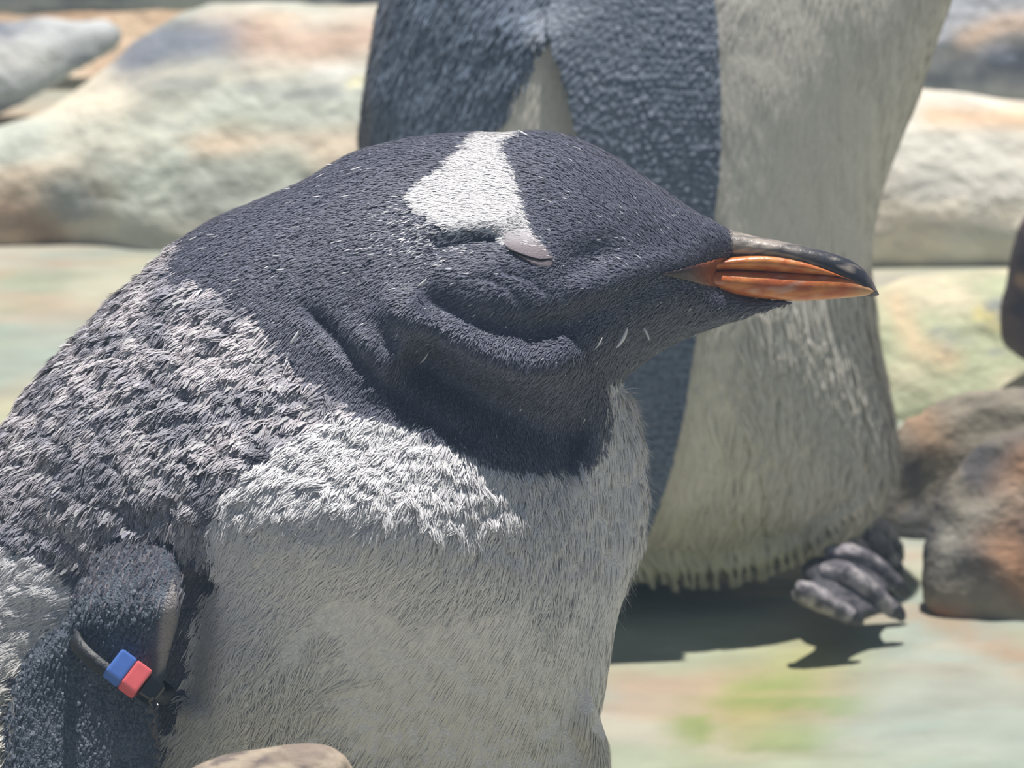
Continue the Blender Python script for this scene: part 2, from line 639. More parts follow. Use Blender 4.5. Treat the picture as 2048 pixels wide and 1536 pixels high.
boulder('boulder', 'large pale cream boulder with faint green streaks and a blue-grey shoulder',
        [(-420, 560), (-420, 420), (-150, 330), (20, 262), (130, 205), (215, 145), (290, 92), (400, 50), (560, 40), (800, 30), (1060, 60), (1180, 300), (1150, 520), (700, 560), (330, 562), (120, 520)],
        3.42, 52, 0.20, 0.008, paint_left_pale, 0.010, 11)
boulder('boulder', 'mottled grey-blue boulder wedged above an orange cleft, behind the large pale boulder',
        [(-460, 200), (-460, 20), (-200, 36), (0, 46), (150, 44), (228, 52), (250, 74), (225, 108), (150, 150), (70, 195), (-60, 240), (-250, 280)],
        3.74, 52, 0.12, 0.007, paint_left_grey, 0.010, 23)
boulder('boulder', 'low grey stone along the top of the orange bank above the mottled grey-blue boulder',
        [(-300, -90), (300, -120), (1000, -110), (1040, 0), (760, 25), (560, 20), (420, 8), (270, 22), (100, 20), (-300, 20)],
        3.84, 52, 0.14, 0.007, paint_left_grey, 0.010, 29)
boulder('boulder', 'craggy blue-grey boulder resting above a rusty crack and a cream rock',
        [(1560, 120), (1640, -110), (1900, -170), (2300, -170), (2500, 0), (2480, 220), (2250, 235), (2048, 218), (1920, 205), (1830, 192), (1700, 180)],
        3.72, 46, 0.22, 0.007, paint_right_grey, 0.016, 31)
boulder('boulder', 'smooth cream boulder under the craggy blue-grey one, dark crack along its foot',
        [(1420, 560), (1430, 300), (1600, 215), (1820, 205), (2048, 222), (2300, 240), (2500, 300), (2520, 560), (2250, 575), (1900, 560), (1640, 575)],
        3.36, 50, 0.20, 0.007, paint_right_cream, 0.008, 37)
mossy = boulder('boulder', 'low mossy stone with yellow-green and grey patches in front of the cream boulder',
        [(1600, 880), (1640, 690), (1750, 600), (1900, 572), (2100, 566), (2350, 590), (2450, 760), (2400, 900), (2050, 920), (1800, 920)],
        3.00, 60, 0.12, 0.006, paint_mossy, 0.010, 43)
boulder('boulder', 'rough dark grey-brown boulder with rusty stains beside the webbed feet',
        [(1870, 1240), (1865, 1120), (1890, 1000), (1930, 900), (2000, 850), (2080, 830), (2250, 840), (2400, 950), (2420, 1330), (2200, 1390), (2048, 1330), (1960, 1280)],
        2.60, 30, 0.14, 0.005, paint_dark, 0.022, 47)
boulder('boulder', 'dark weathered grey rock behind the webbed feet, below the low mossy stone',
        [(1770, 1195), (1765, 1060), (1775, 930), (1810, 850), (1880, 800), (1960, 772), (2060, 765), (2200, 780), (2300, 900), (2300, 1150), (2100, 1200), (1900, 1205)],
        2.745, 22, 0.08, 0.005, paint_dark, 0.018, 67)
DS = mossy.hit(np.array(2060.0), np.array(736.0))
boulder('boulder', 'dark brown smooth-sided stone with a pale brown spot standing on the low mossy stone',
        [(2120, 380), (2075, 405), (2040, 448), (2022, 510), (2010, 570), (1998, 612), (2000, 680), (2018, 706), (2060, 730), (2110, 745), (2180, 742), (2240, 690), (2270, 560), (2230, 420)],
        float(DS[1] - 0.010 - DS[2] * math.tan(math.radians(8))), 8, 0.25, 0.003, paint_brown, 0.003, 53)
b = boulder('pebble', 'small tan-brown rounded stone leaning against the white belly of the hunched penguin',
            [(330, 1640), (360, 1560), (420, 1522), (500, 1500), (570, 1488), (625, 1486), (660, 1492), (690, 1510), (712, 1545), (740, 1650), (760, 1900), (700, 2700), (300, 2700), (250, 1900)],
            1.62, 14, 0.55, 0.0025, paint_near, 0.003, 59)


# ------------------------------------------------------------------ feathers
def feather_field(W, ctrl, plane):
    """feather lie directions interpolated from (px, py, dx, dy) control points, as world vectors"""
    px, py = project(W)
    num = np.zeros((len(W), 2))
    den = np.zeros(len(W))
    for (x, y, dx, dy) in ctrl:
        w = 1.0 / (((px - x) ** 2 + (py - y) ** 2) + 900.0) ** 1.5
        L = math.hypot(dx, dy)
        num += w[:, None] * np.array([dx / L, dy / L])
        den += w
    d = num / den[:, None]
    return d[:, :1] * plane.r - d[:, 1:] * plane.u


def sample_mesh(V, Q, weight, n):
    A, B, C, D = V[Q[:, 0]], V[Q[:, 1]], V[Q[:, 2]], V[Q[:, 3]]
    ar = np.linalg.norm(np.cross(C - A, D - B), axis=1) * 0.5 * weight
    cdf = np.cumsum(ar)
    q = np.searchsorted(cdf, rng.random(n) * cdf[-1])
    q = np.minimum(q, len(Q) - 1)
    s, t = rng.random(n)[:, None], rng.random(n)[:, None]
    return (A[q] * (1 - s) + B[q] * s) * (1 - t) + (D[q] * (1 - s) + C[q] * s) * t, q


def blades(P, N, D, L, w, lift, col, tipcol, curl=0.3, tip=0.25, wmid=1.0, pull=None):
    """one small bent blade per feather; D lie direction, N surface normal"""
    D = D - N * (D * N).sum(1, keepdims=True)
    D = D / (np.linalg.norm(D, axis=1, keepdims=True) + 1e-9)
    S = np.cross(N, D)
    L = L[:, None]
    lf = lift[:, None]
    p0 = P - N * 0.0004
    p1 = P + D * L * 0.5 + N * L * 0.5 * lf
    p2 = P + D * L * (1 - 0.1 * lf) + N * L * lf * (1 - curl)
    if pull is not None:
        p2 = p2 * 0.5 + pull * 0.5
        p1 = p1 * 0.8 + (p0 * 0.5 + p2 * 0.5) * 0.2
    ws = (w[:, None] * 0.5)
    n = len(P)
    V = np.stack([p0 - S * ws * 0.8, p0 + S * ws * 0.8, p1 - S * ws * wmid, p1 + S * ws * wmid, p2 - S * ws * tip, p2 + S * ws * tip], 1).reshape(-1, 3)
    base = (np.arange(n) * 6)[:, None]
    F = np.concatenate([base + np.array([0, 1, 3, 2]), base + np.array([2, 3, 5, 4])])
    C = np.stack([col, col, col * 0.5 + tipcol * 0.5, col * 0.5 + tipcol * 0.5, tipcol, tipcol], 1).reshape(-1, 3)
    return V, F, C


def nearest(P, G):
    kd = kdtree.KDTree(len(G))
    for i, g in enumerate(G):
        kd.insert(g, i)
    kd.balance()
    return np.array([kd.find(p)[1] for p in P])


# ------------------------------------------------------------------ the hunched penguin in front
GY = 2.0 * math.cos(PITCH)
GZ = CAM_H - 2.0 * math.sin(PITCH)
GP = Plane((0, GY, GZ), PITCH)
g_out = [(1450, 456), (1478, 482), (1482, 512), (1440, 536), (1436, 566), (1500, 594), (1545, 600), (1592, 603), (1545, 617), (1480, 638), (1400, 664), (1330, 696), (1284, 728), (1243, 764),
         (1262, 796), (1280, 850), (1290, 920), (1295, 1000), (1286, 1080), (1264, 1150), (1240, 1220), (1222, 1310), (1210, 1380), (1201, 1432), (1214, 1480), (1222, 1540),
         (1232, 1700), (1215, 1950), (1120, 2200), (940, 2330), (650, 2350), (350, 2345), (50, 2320), (-200, 2330), (-380, 2360), (-420, 2300), (-360, 2100), (-330, 1800), (-330, 1560), (-290, 1320), (-180, 1100),
         (-80, 960), (0, 868), (48, 800), (90, 747), (160, 672), (230, 600), (290, 541), (350, 490), (395, 458), (440, 432), (520, 400), (600, 366), (660, 331), (720, 301), (790, 284), (850, 273), (910, 268),
         (960, 266), (1010, 267), (1060, 263), (1100, 265), (1150, 276), (1190, 293), (1230, 316), (1280, 350), (1330, 384), (1390, 424)]


def gfat(px, py):
    return 1.0 + 0.0 * px


GI = Inflate(GP, g_out, 0.0012, 0.42, 4, gfat)


def bump_line(pts, hgt, w, fade=0.15):
    d, t = seg_dist(GI.px, GI.py, pts)
    return hgt * 0.001 * np.exp(-(d / w) ** 2) * sstep(0, fade, t + 0.02) * sstep(0, fade, 1.02 - t)


def blob(x, y, rx, ry, hgt, ang=0):
    c, s_ = math.cos(math.radians(ang)), math.sin(math.radians(ang))
    u = (GI.px - x) * c + (GI.py - y) * s_
    v = -(GI.px - x) * s_ + (GI.py - y) * c
    return hgt * 0.001 * np.exp(-(u / rx) ** 2 - (v / ry) ** 2)


rel = 0
# breast bulges out under the collar, belly falls back below it
rel = rel + blob(700, 1040, 340, 150, 20, 10) - blob(850, 1640, 520, 400, 36) + blob(490, 1420, 90, 220, 8) - blob(1230, 1010, 110, 170, 10)
# head volume and neck recess below the jaw
rel = rel + blob(1040, 590, 270, 170, 14, 10)
rel = rel + bump_line([(740, 590), (830, 640), (900, 672), (965, 715), (1050, 742), (1120, 730), (1190, 700)], 8, 42)
rel = rel + bump_line([(800, 695), (890, 760), (990, 820), (1090, 870), (1190, 880)], -15, 66)
rel = rel + bump_line([(680, 640), (790, 740), (920, 820), (1050, 880), (1140, 915)], 5, 48)
rel = rel + bump_line([(600, 600), (690, 690), (790, 775), (900, 850), (960, 885)], -3.5, 20)
rel = rel + bump_line([(830, 600), (940, 640), (1070, 655), (1190, 640)], -5, 32)
rel = rel + bump_line([(1130, 590), (1220, 560), (1330, 530), (1430, 515)], 3.5, 28)
rel = rel + blob(1180, 520, 60, 34, -5, -20) + blob(1200, 620, 60, 30, -2)
rel = rel + bump_line([(860, 500), (940, 486), (1010, 478)], -3.5, 16)
rel = rel + bump_line([(820, 455), (920, 440), (1060, 440)], 3.2, 26)
rel = rel + blob(1065, 508, 52, 26, 0.8, 20)
rel = rel + bump_line([(1000, 545), (1060, 560), (1100, 590)], -1.2, 9) + bump_line([(960, 550), (1020, 575), (1060, 620)], -1.2, 9)
rel = rel + bump_line([(1430, 575), (1330, 600), (1250, 640)], 2, 30)
# hollow behind the shoulder where the flipper leaves the body
rel = rel + bump_line([(400, 1130), (400, 1260), (370, 1420)], -7, 40)
rel = rel - blob(110, 1350, 200, 260, 10)
GI.relief(rel)
GI.front_px()

V, Q = GI.mesh()
Wg = GP.world(V[:, 0], V[:, 1], V[:, 2])
Ng = vert_normals(Wg, Q)
mirror = GP.world(V[:, 0], V[:, 1], np.abs(V[:, 2]))     # both flanks carry the same markings
gpx, gpy = project(mirror)

white_poly = [(682, 826), (740, 832), (800, 846), (880, 884), (980, 930), (1060, 947), (1150, 943), (1208, 900), (1226, 850), (1222, 800), (1205, 780), (1240, 760), (1500, 760), (1500, 2600), (100, 2600), (150, 2400), (250, 1600), (330, 1510), (372, 1400), (395, 1270), (440, 1150), (428, 1080), (450, 1000), (520, 925), (600, 872)]
brown_poly = [(360, 470), (330, 560), (440, 590), (520, 650), (560, 720), (640, 770), (690, 830), (600, 880), (520, 930), (450, 1010), (430, 1100), (330, 1120), (200, 1120), (150, 1120), (0, 1075), (-90, 1090), (-120, 2500), (-700, 2500), (-700, 400), (300, 400)]
brow_poly = [(965, 262), (1062, 255), (1012, 285), (1018, 320), (1045, 370), (1055, 420), (1075, 470), (1110, 520), (1062, 512), (1010, 480), (985, 458), (905, 455), (880, 440), (838, 420), (828, 395), (850, 365), (905, 330), (940, 292)]
fluff_poly = [(-110, 1100), (0, 1085), (100, 1120), (150, 1180), (140, 1240), (70, 1290), (30, 1370), (10, 1540), (-20, 1700), (-110, 1700)]


def g_regions(px, py, W):
    j = (fbm(W * 260, 3, 5) - 0.5) * 22 + (fbm(W * 900, 2, 6) - 0.5) * 14
    x, y = px + j, py + j * 0.6
    j2 = j * 2.2
    white = poly_mask(px + j2, py + j2 * 0.5, white_poly, 8)
    brown = poly_mask(px + j2, py - j2, brown_poly, 26) * (1 - white)
    brow = poly_mask(px + j * 0.9, py + j * 0.2, brow_poly, 3)
    fluff = poly_mask(px + j2, py + j2 * 0.5, fluff_poly, 14)
    return white, brown, brow, fluff


BLK = srgb(97, 100, 116)
BRN = srgb(112, 104, 110)
WHT = srgb(235, 234, 236)
CREAM = srgb(218, 214, 196)
white, brown, brow, fluff = g_regions(gpx, gpy, mirror)
wt = np.clip(white + brow + fluff, 0, 1)
skin = mix(mix(BLK, BRN, brown), WHT * 0.92, wt)
# lumpy relief of the plumage
lump = fbm(mirror * np.array([150, 150, 190]), 3, 9) - 0.5
lump2 = fbm(mirror * 320, 2, 10) - 0.5
amp = 0.0004 + 0.0022 * brown + 0.0018 * white * sstep(1180, 1050, gpy) + 0.0024 * fluff
Wg = Wg + Ng * (lump * amp * 1.3 + lump2 * amp * 0.7)[:, None]
Ng = vert_normals(Wg, Q)

g_root = empty('hunched_penguin', (0, GY - 0.06, 0.0),
               'hunched black and white penguin with white eye patch and orange bill, eye closed', 'penguin')
make_obj('body', Wg, Q, M_skin, g_root, skin)

g_ctrl = [(1400, 480, -.9, -.35), (1300, 420, -.85, -.5), (1180, 330, -.92, -.38), (1050, 330, -1, .05), (1050, 450, -1, .15), (850, 350, -1, .2), (700, 450, -1, .15), (560, 480, -.97, .25), (420, 520, -.85, .5),
          (300, 620, -.7, .7), (200, 800, -.55, .83), (80, 900, -.6, .8), (400, 800, -.45, .9), (500, 900, -.4, .9), (250, 1000, -.4, .9), (600, 700, -.6, .8), (700, 900, -.5, .85), (620, 1000, -.6, .8), (900, 1000, -.38, .93),
          (1150, 1000, -.15, 1), (1250, 900, .02, 1), (1280, 1050, -.05, 1), (800, 1350, -.55, .83), (1050, 1350, -.42, .9), (1225, 1350, -.12, 1), (500, 1400, -.55, .83), (450, 1200, -.6, .8), (1350, 650, -.95, .3), (1200, 700, -.8, .5),
          (1000, 700, -.45, .9), (850, 650, -.6, .8), (800, 740, -.55, .83), (1000, 880, -.25, 1), (1200, 870, 0, 1), (1120, 570, -.9, .4), (900, 560, -.95, .3), (1300, 560, -1, .1), (50, 1200, -.9, .4), (300, 1060, -.3, .95)]

near = V[:, 2] > -0.004
qn = near[Q].mean(1)
qpx, qpy = gpx[Q].mean(1), gpy[Q].mean(1)
infr = sstep(-250, -60, qpx) * sstep(1800, 1600, qpy)
dens = (0.12 + 0.88 * qn) * (0.08 + 0.92 * infr)
parts = []


def grow(n, wfun, Lf, wf, lf, colf, tipf, clump=None, tip=0.25, curl=0.3, wmid=1.0, jitter=0.25):
    wq = dens * wfun[Q].mean(1)
    P, q = sample_mesh(Wg, Q, wq, n)
    Nn = Ng[Q[q]].mean(1)
    Nn /= np.linalg.norm(Nn, axis=1, keepdims=True)
    mv = V[Q[q]].mean(1)
    Pm = P - 2 * GP.n * np.where(mv[:, 2] < 0, mv[:, 2], 0)[:, None]
    D = feather_field(Pm, g_ctrl, GP)
    D = D + rng.normal(0, jitter, (n, 3)) * 0.5
    px, py = project(Pm)
    L = Lf * rng.uniform(0.6, 1.25, n)
    w = wf * rng.uniform(0.7, 1.3, n)
    lift = np.clip(lf * rng.uniform(0.4, 1.7, n), 0.02, 1.2)
    col, tc = colf(px, py, Pm, n), None
    tc = tipf(col, px, py, n)
    pull = None
    if clump:
        ng = max(int(n / clump[0]), 4)
        gi = rng.choice(n, ng, replace=False)
        near_i = gi[nearest(P, P[gi])]
        Dg = D[near_i]
        Dg = Dg - Nn[near_i] * (Dg * Nn[near_i]).sum(1, keepdims=True)
        Dg /= np.linalg.norm(Dg, axis=1, keepdims=True)
        tipp = P[near_i] + Dg * Lf * clump[1] + Nn[near_i] * Lf * clump[2]
        pull = tipp + rng.normal(0, Lf * 0.13, (n, 3))
    parts.append(blades(P, Nn, D, L, w, lift, col, tc, curl, tip, wmid, pull))


eyelid_clear = 1 - poly_mask(gpx, gpy, [(1030, 496), (1075, 488), (1112, 515), (1100, 540), (1060, 530), (1030, 510)], 4)
bill_clear = 1 - poly_mask(gpx, gpy, [(1330, 548), (1400, 530), (1470, 505), (1600, 490), (1600, 600), (1500, 592), (1440, 582), (1390, 568)], 4)
blackw = np.clip(1 - wt - brown, 0, 1) * eyelid_clear * bill_clear


def col_black(px, py, Pm, n):
    c = BLK * rng.uniform(0.65, 1.35, (n, 1))
    sp = np.exp(-(((px - 880) / 90) ** 2 + ((py - 462) / 40) ** 2)) * 0.5 + 0.004 + 0.02 * np.exp(-(((px - 1180) / 160) ** 2 + ((py - 470) / 70) ** 2))
    return np.where((rng.random(n) < sp)[:, None], srgb(205, 205, 210), c)


def col_white(px, py, Pm, n):
    c = mix(WHT, CREAM, sstep(1150, 1500, py) * 0.6)  # white turns creamier towards the lower belly
    return c * rng.uniform(0.93, 1.05, (n, 1))


def col_brown(px, py, Pm, n):
    a = fbm(Pm * 120, 3, 14)
    c = mix(srgb(146, 145, 156), srgb(204, 198, 202), sstep(0.35, 0.65, a))
    c = mix(c, srgb(112, 114, 126), sstep(780, 1000, py) * 0.5)
    return c * rng.uniform(0.7, 1.25, (n, 1))


grow(120000, blackw, 0.0030, 0.00038, 0.20, col_black, lambda c, x, y, n: c * rng.uniform(0.95, 1.8, (n, 1)), jitter=0.3)
grow(24000, brow * eyelid_clear, 0.0031, 0.0004, 0.16, col_white, lambda c, x, y, n: c, jitter=0.3)
grow(56000, brown, 0.0050, 0.00055, 0.20, col_brown, lambda c, x, y, n: c * rng.uniform(1.0, 1.6, (n, 1)), clump=(34, 1.0, 0.20), jitter=0.35)
grow(3500, brown, 0.0046, 0.0013, 0.28, col_brown, lambda c, x, y, n: np.clip(c * rng.uniform(0.9, 2.3, (n, 1)), 0, 0.6), tip=0.45, jitter=0.3)
wob = (fbm(mirror * 70, 3, 12) - 0.5) * 420
upperwhite = np.clip(white * sstep(1260, 1080, gpy + wob * 0.6) * sstep(1230, 1060, gpx + wob * 0.5) + fluff + white * sstep(720, 440, gpx + wob + 0.25 * (1350 - gpy)), 0, 1)
grow(62000, upperwhite, 0.0058, 0.00042, 0.26, col_white, lambda c, x, y, n: c, clump=(26, 1.05, 0.19), jitter=0.35)
grow(40000, white * (1 - upperwhite), 0.0070, 0.00050, 0.012, col_white, lambda c, x, y, n: c, jitter=0.05)
# thin hairs along the breast edge
grow(900, white * sstep(1180, 1230, gpx) * sstep(1250, 1120, gpy), 0.0050, 0.00014, 0.6, col_white, lambda c, x, y, n: c, curl=0.1, tip=0.2, jitter=0.6)
off = 0
VV, FF, CC = [], [], []
for (v, f, c) in parts:
    VV.append(v)
    FF.append(f + off)
    CC.append(c)
    off += len(v)
tag(make_obj('plumage', np.concatenate(VV), np.concatenate(FF), M_feather, g_root, np.concatenate(CC), smooth=False), kind='stuff')


# eyelid, with the slit of the closed eye
def surf_patch(inf, outline, off, dome, name, mat, parent, colfun, res=3.0):
    pts = spline(outline, 4)
    x0, y0 = pts.min(0) - res
    x1, y1 = pts.max(0) + res
    X, Y = np.meshgrid(np.arange(x0, x1 + res, res), np.arange(y0, y1 + res, res), indexing='ij')
    d = sdist(X, Y, pts)
    keep = d > -res
    # clamp the outer ring on to the outline
    h = np.clip(d / 14, 0, 1)
    P = inf.hit(X, Y, 0.0) + (off + dome * np.sqrt(h) - 0.0022 * (d <= 0))[..., None] * inf.pl.n
    idx = np.full(X.shape, -1)
    idx[keep] = np.arange(keep.sum())
    F = np.stack([idx[:-1, :-1], idx[:-1, 1:], idx[1:, 1:], idx[1:, :-1]], -1).reshape(-1, 4)
    F = F[(F >= 0).all(1)]
    return make_obj(name, P[keep], F, mat, parent, colfun(X[keep], Y[keep]))


def tube(path, rad, seg=8):
    path = np.asarray(path, float)
    n = len(path)
    rad = np.broadcast_to(np.asarray(rad, float), (n,))
    V, F = [], []
    t = np.gradient(path, axis=0)
    t /= np.linalg.norm(t, axis=1, keepdims=True)
    ref = np.array([0.13, 0.2, 0.97])
    for i in range(n):
        s1 = np.cross(t[i], ref)
        s1 /= np.linalg.norm(s1)
        s2 = np.cross(t[i], s1)
        for k in range(seg):
            a = 2 * math.pi * k / seg
            V.append(path[i] + rad[i] * (math.cos(a) * s1 + math.sin(a) * s2))
    for i in range(n - 1):
        for k in range(seg):
            F.append([i * seg + k, i * seg + (k + 1) % seg, (i + 1) * seg + (k + 1) % seg, (i + 1) * seg + k])
    F.append(list(range(seg)))
    F.append([(n - 1) * seg + k for k in range(seg)][::-1])
    return np.array(V), F


lid = surf_patch(GI, [(978, 456), (1030, 455), (1066, 466), (1090, 492), (1108, 514), (1106, 530), (1090, 537), (1062, 528), (1030, 508), (1000, 486)], 0.0003, 0.0006,
                 'eyelid', M_lid, g_root, lambda x, y: mix(srgb(212, 208, 212), srgb(140, 130, 137), sstep(458, 500, y)))  # lower lid darkened: shade under the brow ridge painted into the colour
sl = spline([(1012, 497), (1030, 504), (1055, 513), (1080, 519), (1104, 517)], 5, False)
tag(lid, 'greyish pink closed eyelid, brow shade painted on its lower part')
v, f = tube(GI.hit(sl[:, 0], sl[:, 1], 0.0009), np.interp(np.linspace(0, 1, len(sl)), [0, .2, .8, 1], [.0002, .0004, .0004, .0002]), 6)
make_obj('eye_slit', v, f, M_slit, lid)


# ------------------------------------------------------------------ bill
def bill_part(name, xs, top, bot, hw, mat, parent, colfun, expo=2.0, n=26, seg=28, c_shift=0.0):
    """sections across the bill: top and bottom lines in pixels, half-width hw in metres"""
    X = np.linspace(xs[0], xs[1], n)
    V = []
    cx = []
    for x in X:
        ty = np.interp(x, [p[0] for p in top], [p[1] for p in top])
        by = np.interp(x, [p[0] for p in bot], [p[1] for p in bot])
        w = np.interp(x, [p[0] for p in hw], [p[1] for p in hw])
        cy, ry = (ty + by) / 2, max((by - ty) / 2, 0.4)
        for k in range(seg):
            a = 2 * math.pi * k / seg
            ca, sa = math.cos(a), math.sin(a)
            ca = math.copysign(abs(ca) ** (2 / expo), ca)
            sa = math.copysign(abs(sa) ** (2 / expo), sa)
            a_, b_ = GP.from_px(np.array(x), np.array(cy - ry * sa))
            V.append(GP.world(a_, b_, np.array(w * ca)))
            cx.append((x, cy - ry * sa))
    F = []
    for i in range(n - 1):
        for k in range(seg):
            F.append([i * seg + k, i * seg + (k + 1) % seg, (i + 1) * seg + (k + 1) % seg, (i + 1) * seg + k])
    F.append(list(range(seg))[::-1])
    F.append([(n - 1) * seg + k for k in range(seg)])
    cx = np.array(cx)
    V = np.array(V)
    return make_obj(name, V, F, mat, parent, colfun(cx[:, 0], cx[:, 1], V))


ridge = spline([(1370, 430), (1450, 456), (1500, 470), (1560, 482), (1620, 495), (1680, 511), (1715, 528), (1740, 552), (1754, 574), (1758, 588)], 6, False)
bound = spline([(1370, 505), (1475, 508), (1540, 508), (1600, 520), (1650, 540), (1690, 560), (1730, 577), (1757, 588)], 6, False)
tom = spline([(1300, 556), (1400, 548), (1450, 543), (1530, 546), (1600, 550), (1660, 553), (1700, 559), (1735, 574), (1752, 587)], 6, False)
lowb = spline([(1300, 566), (1400, 576), (1450, 588), (1520, 597), (1590, 602), (1640, 600), (1700, 595), (1740, 590), (1756, 584)], 6, False)
uptop = spline([(1300, 545), (1400, 525), (1475, 509), (1540, 506), (1600, 517), (1650, 536), (1690, 556), (1735, 574)], 6, False)


def col_ridge(x, y, V):
    a = fbm(V * np.array([500, 500, 900]), 3, 201)
    b = fbm(V * np.array([260, 800, 900]), 3, 202)
    pale = np.clip(sstep(1660, 1480, x) * (0.35 + 0.9 * sstep(0.40, 0.55, b)) + 0.8 * sstep(0.62, 0.7, a), 0, 1)
    c = mix(srgb(58, 60, 70), srgb(196, 184, 172), pale * 0.85)
    return mix(c, srgb(150, 140, 140), sstep(1735, 1757, x))


def col_orange(x, y, V):
    a = fbm(V * np.array([300, 300, 500]), 3, 203)
    c = mix(srgb(226, 150, 84), srgb(205, 112, 56), sstep(0.35, 0.65, a))
    c = mix(c, srgb(118, 66, 48), sstep(1460, 1330, x) * 0.9)
    return mix(c, srgb(216, 178, 130), sstep(1690, 1750, x))


def col_lower(x, y, V):
    a = fbm(V * np.array([300, 300, 500]), 3, 204)
    c = mix(srgb(222, 140, 76), srgb(196, 104, 60), sstep(0.35, 0.65, a))
    c = mix(c, srgb(214, 170, 150), sstep(0.64, 0.72, fbm(V * np.array([250, 250, 700]), 3, 205)) * 0.7)
    c = mix(c, srgb(112, 62, 46), sstep(1440, 1330, x) * 0.9)
    return mix(c, srgb(220, 176, 130), sstep(1680, 1750, x))


bill = bill_part('bill_ridge', (1380, 1758), ridge, [(x, y + 14) for x, y in bound[:-1]] + [(1758, 590)], [(1380, .0098), (1450, .0088), (1560, .0068), (1680, .0050), (1735, .0030), (1758, .0010)], M_beak, g_root, col_ridge, 2.0)
tag(bill, 'black upper ridge of the bill with peeling grey skin')
tag(bill_part('upper_bill', (1310, 1738), uptop, tom, [(1310, .0190), (1400, .0150), (1450, .0112), (1560, .0080), (1680, .0054), (1738, .0026)], M_beak, g_root, col_orange, 2.2), 'orange side of the upper bill')
tag(bill_part('lower_bill', (1310, 1756), [(x, y - 4) for x, y in tom], lowb, [(1310, .0195), (1400, .0155), (1450, .0118), (1560, .0084), (1680, .0056), (1740, .0028), (1756, .0010)], M_beak, g_root, col_lower, 2.3), 'orange lower half of the bill')


tag(surf_patch(GI, [(1322, 549), (1360, 538), (1410, 524), (1455, 514), (1470, 530), (1462, 575), (1420, 572), (1375, 562)], 0.0012, 0.0012, 'gape', M_beak, g_root,
               lambda x, y: mix(srgb(58, 48, 52), srgb(170, 96, 56), sstep(1360, 1465, x))), 'dusky orange corner of the mouth')


# ------------------------------------------------------------------ flippers (slabs that follow the flank)
def flipper(inf, outline, off, thick, name, mat, parent, colfun, res=6.0, bulge=1.0, smooth=4):
    pts = spline(outline, smooth)
    x0, y0 = pts.min(0) - 2 * res
    x1, y1 = pts.max(0) + 2 * res
    X, Y = np.meshgrid(np.arange(x0, x1 + res, res), np.arange(y0, y1 + res, res), indexing='ij')
    d = sdist(X, Y, pts)
    # pull the outermost ring of the grid exactly on to the outline
    keep = d > -res * 0.99
    gxd = np.gradient(d, axis=0) / res
    gyd = np.gradient(d, axis=1) / res
    out = keep & (d < 0.35 * res)
    Xs = np.where(out, X - gxd * d, X)
    Ys = np.where(out, Y - gyd * d, Y)
    dd = np.where(out, 0, np.maximum(d, 0))
    edge = thick * 1e4
    prof = np.sqrt(np.clip(1 - (1 - np.clip(dd / 42.0, 0, 1)) ** 2, 0, 1))
    T = inf.T
    base = inf.hit(Xs, Ys, off(Xs, Ys) if callable(off) else off)
    n = inf.pl.n
    Pf = base + (thick * 0.5 * prof * bulge)[..., None] * n
    Pb = base - (thick * 0.5 * prof)[..., None] * n
    idx = np.full(X.shape, -1)
    idx[keep] = np.arange(keep.sum())
    F = np.stack([idx[:-1, :-1], idx[:-1, 1:], idx[1:, 1:], idx[1:, :-1]], -1).reshape(-1, 4)
    F = F[(F >= 0).all(1)]
    nk = keep.sum()
    VV = np.concatenate([Pf[keep], Pb[keep]])
    FF = np.concatenate([F[:, ::-1], F + nk])
    # rim
    e = np.concatenate([F[:, [0, 1]], F[:, [1, 2]], F[:, [2, 3]], F[:, [3, 0]]])
    key = e[:, 0].astype(np.int64) * 10 ** 7 + e[:, 1]
    rkey = e[:, 1].astype(np.int64) * 10 ** 7 + e[:, 0]
    rim = e[~np.isin(key, rkey)]
    FF = np.concatenate([FF, np.stack([rim[:, 0], rim[:, 1], rim[:, 1] + nk, rim[:, 0] + nk], 1)])
    xx, yy = np.concatenate([Xs[keep]] * 2), np.concatenate([Ys[keep]] * 2)
    o = make_obj(name, VV, FF, mat, parent, colfun(xx, yy, VV))
    return o, Pf[keep], Xs[keep], Ys[keep]


def col_gflip(x, y, W):
    c = mix(srgb(78, 89, 104), srgb(104, 114, 128), sstep(0.4, 0.65, fbm(W * 160, 3, 211)))
    c = mix(c, srgb(176, 168, 168), poly_mask(x, y, [(352, 1150), (362, 1185), (356, 1240), (335, 1330), (318, 1345), (322, 1250), (335, 1190)], 8) * 0.8)
    c = mix(c, srgb(126, 112, 112), poly_mask(x, y, [(318, 1400), (300, 1420), (306, 1480), (318, 1540), (324, 1460)], 8) * 0.7)
    c = mix(c, srgb(214, 210, 208), poly_mask(x, y, [(40, 1300), (18, 1380), (10, 1560), (24, 1560), (34, 1390)], 7) * 0.8)
    return c


gfl = [(200, 1080), (250, 1020), (320, 1030), (350, 1080), (362, 1150), (364, 1190), (357, 1240), (338, 1310), (322, 1380), (316, 1450), (320, 1540), (330, 1700), (300, 1950), (230, 2080), (140, 2050), (60, 1880), (22, 1700), (14, 1540), (18, 1440), (32, 1365), (72, 1292), (125, 1252), (150, 1200), (178, 1140)]
fo, FP, FX, FY = flipper(GI, gfl, lambda x, y: -0.014 + 0.028 * sstep(1010, 1230, y), 0.016, 'flipper', M_flip, g_root, col_gflip, 5.0)
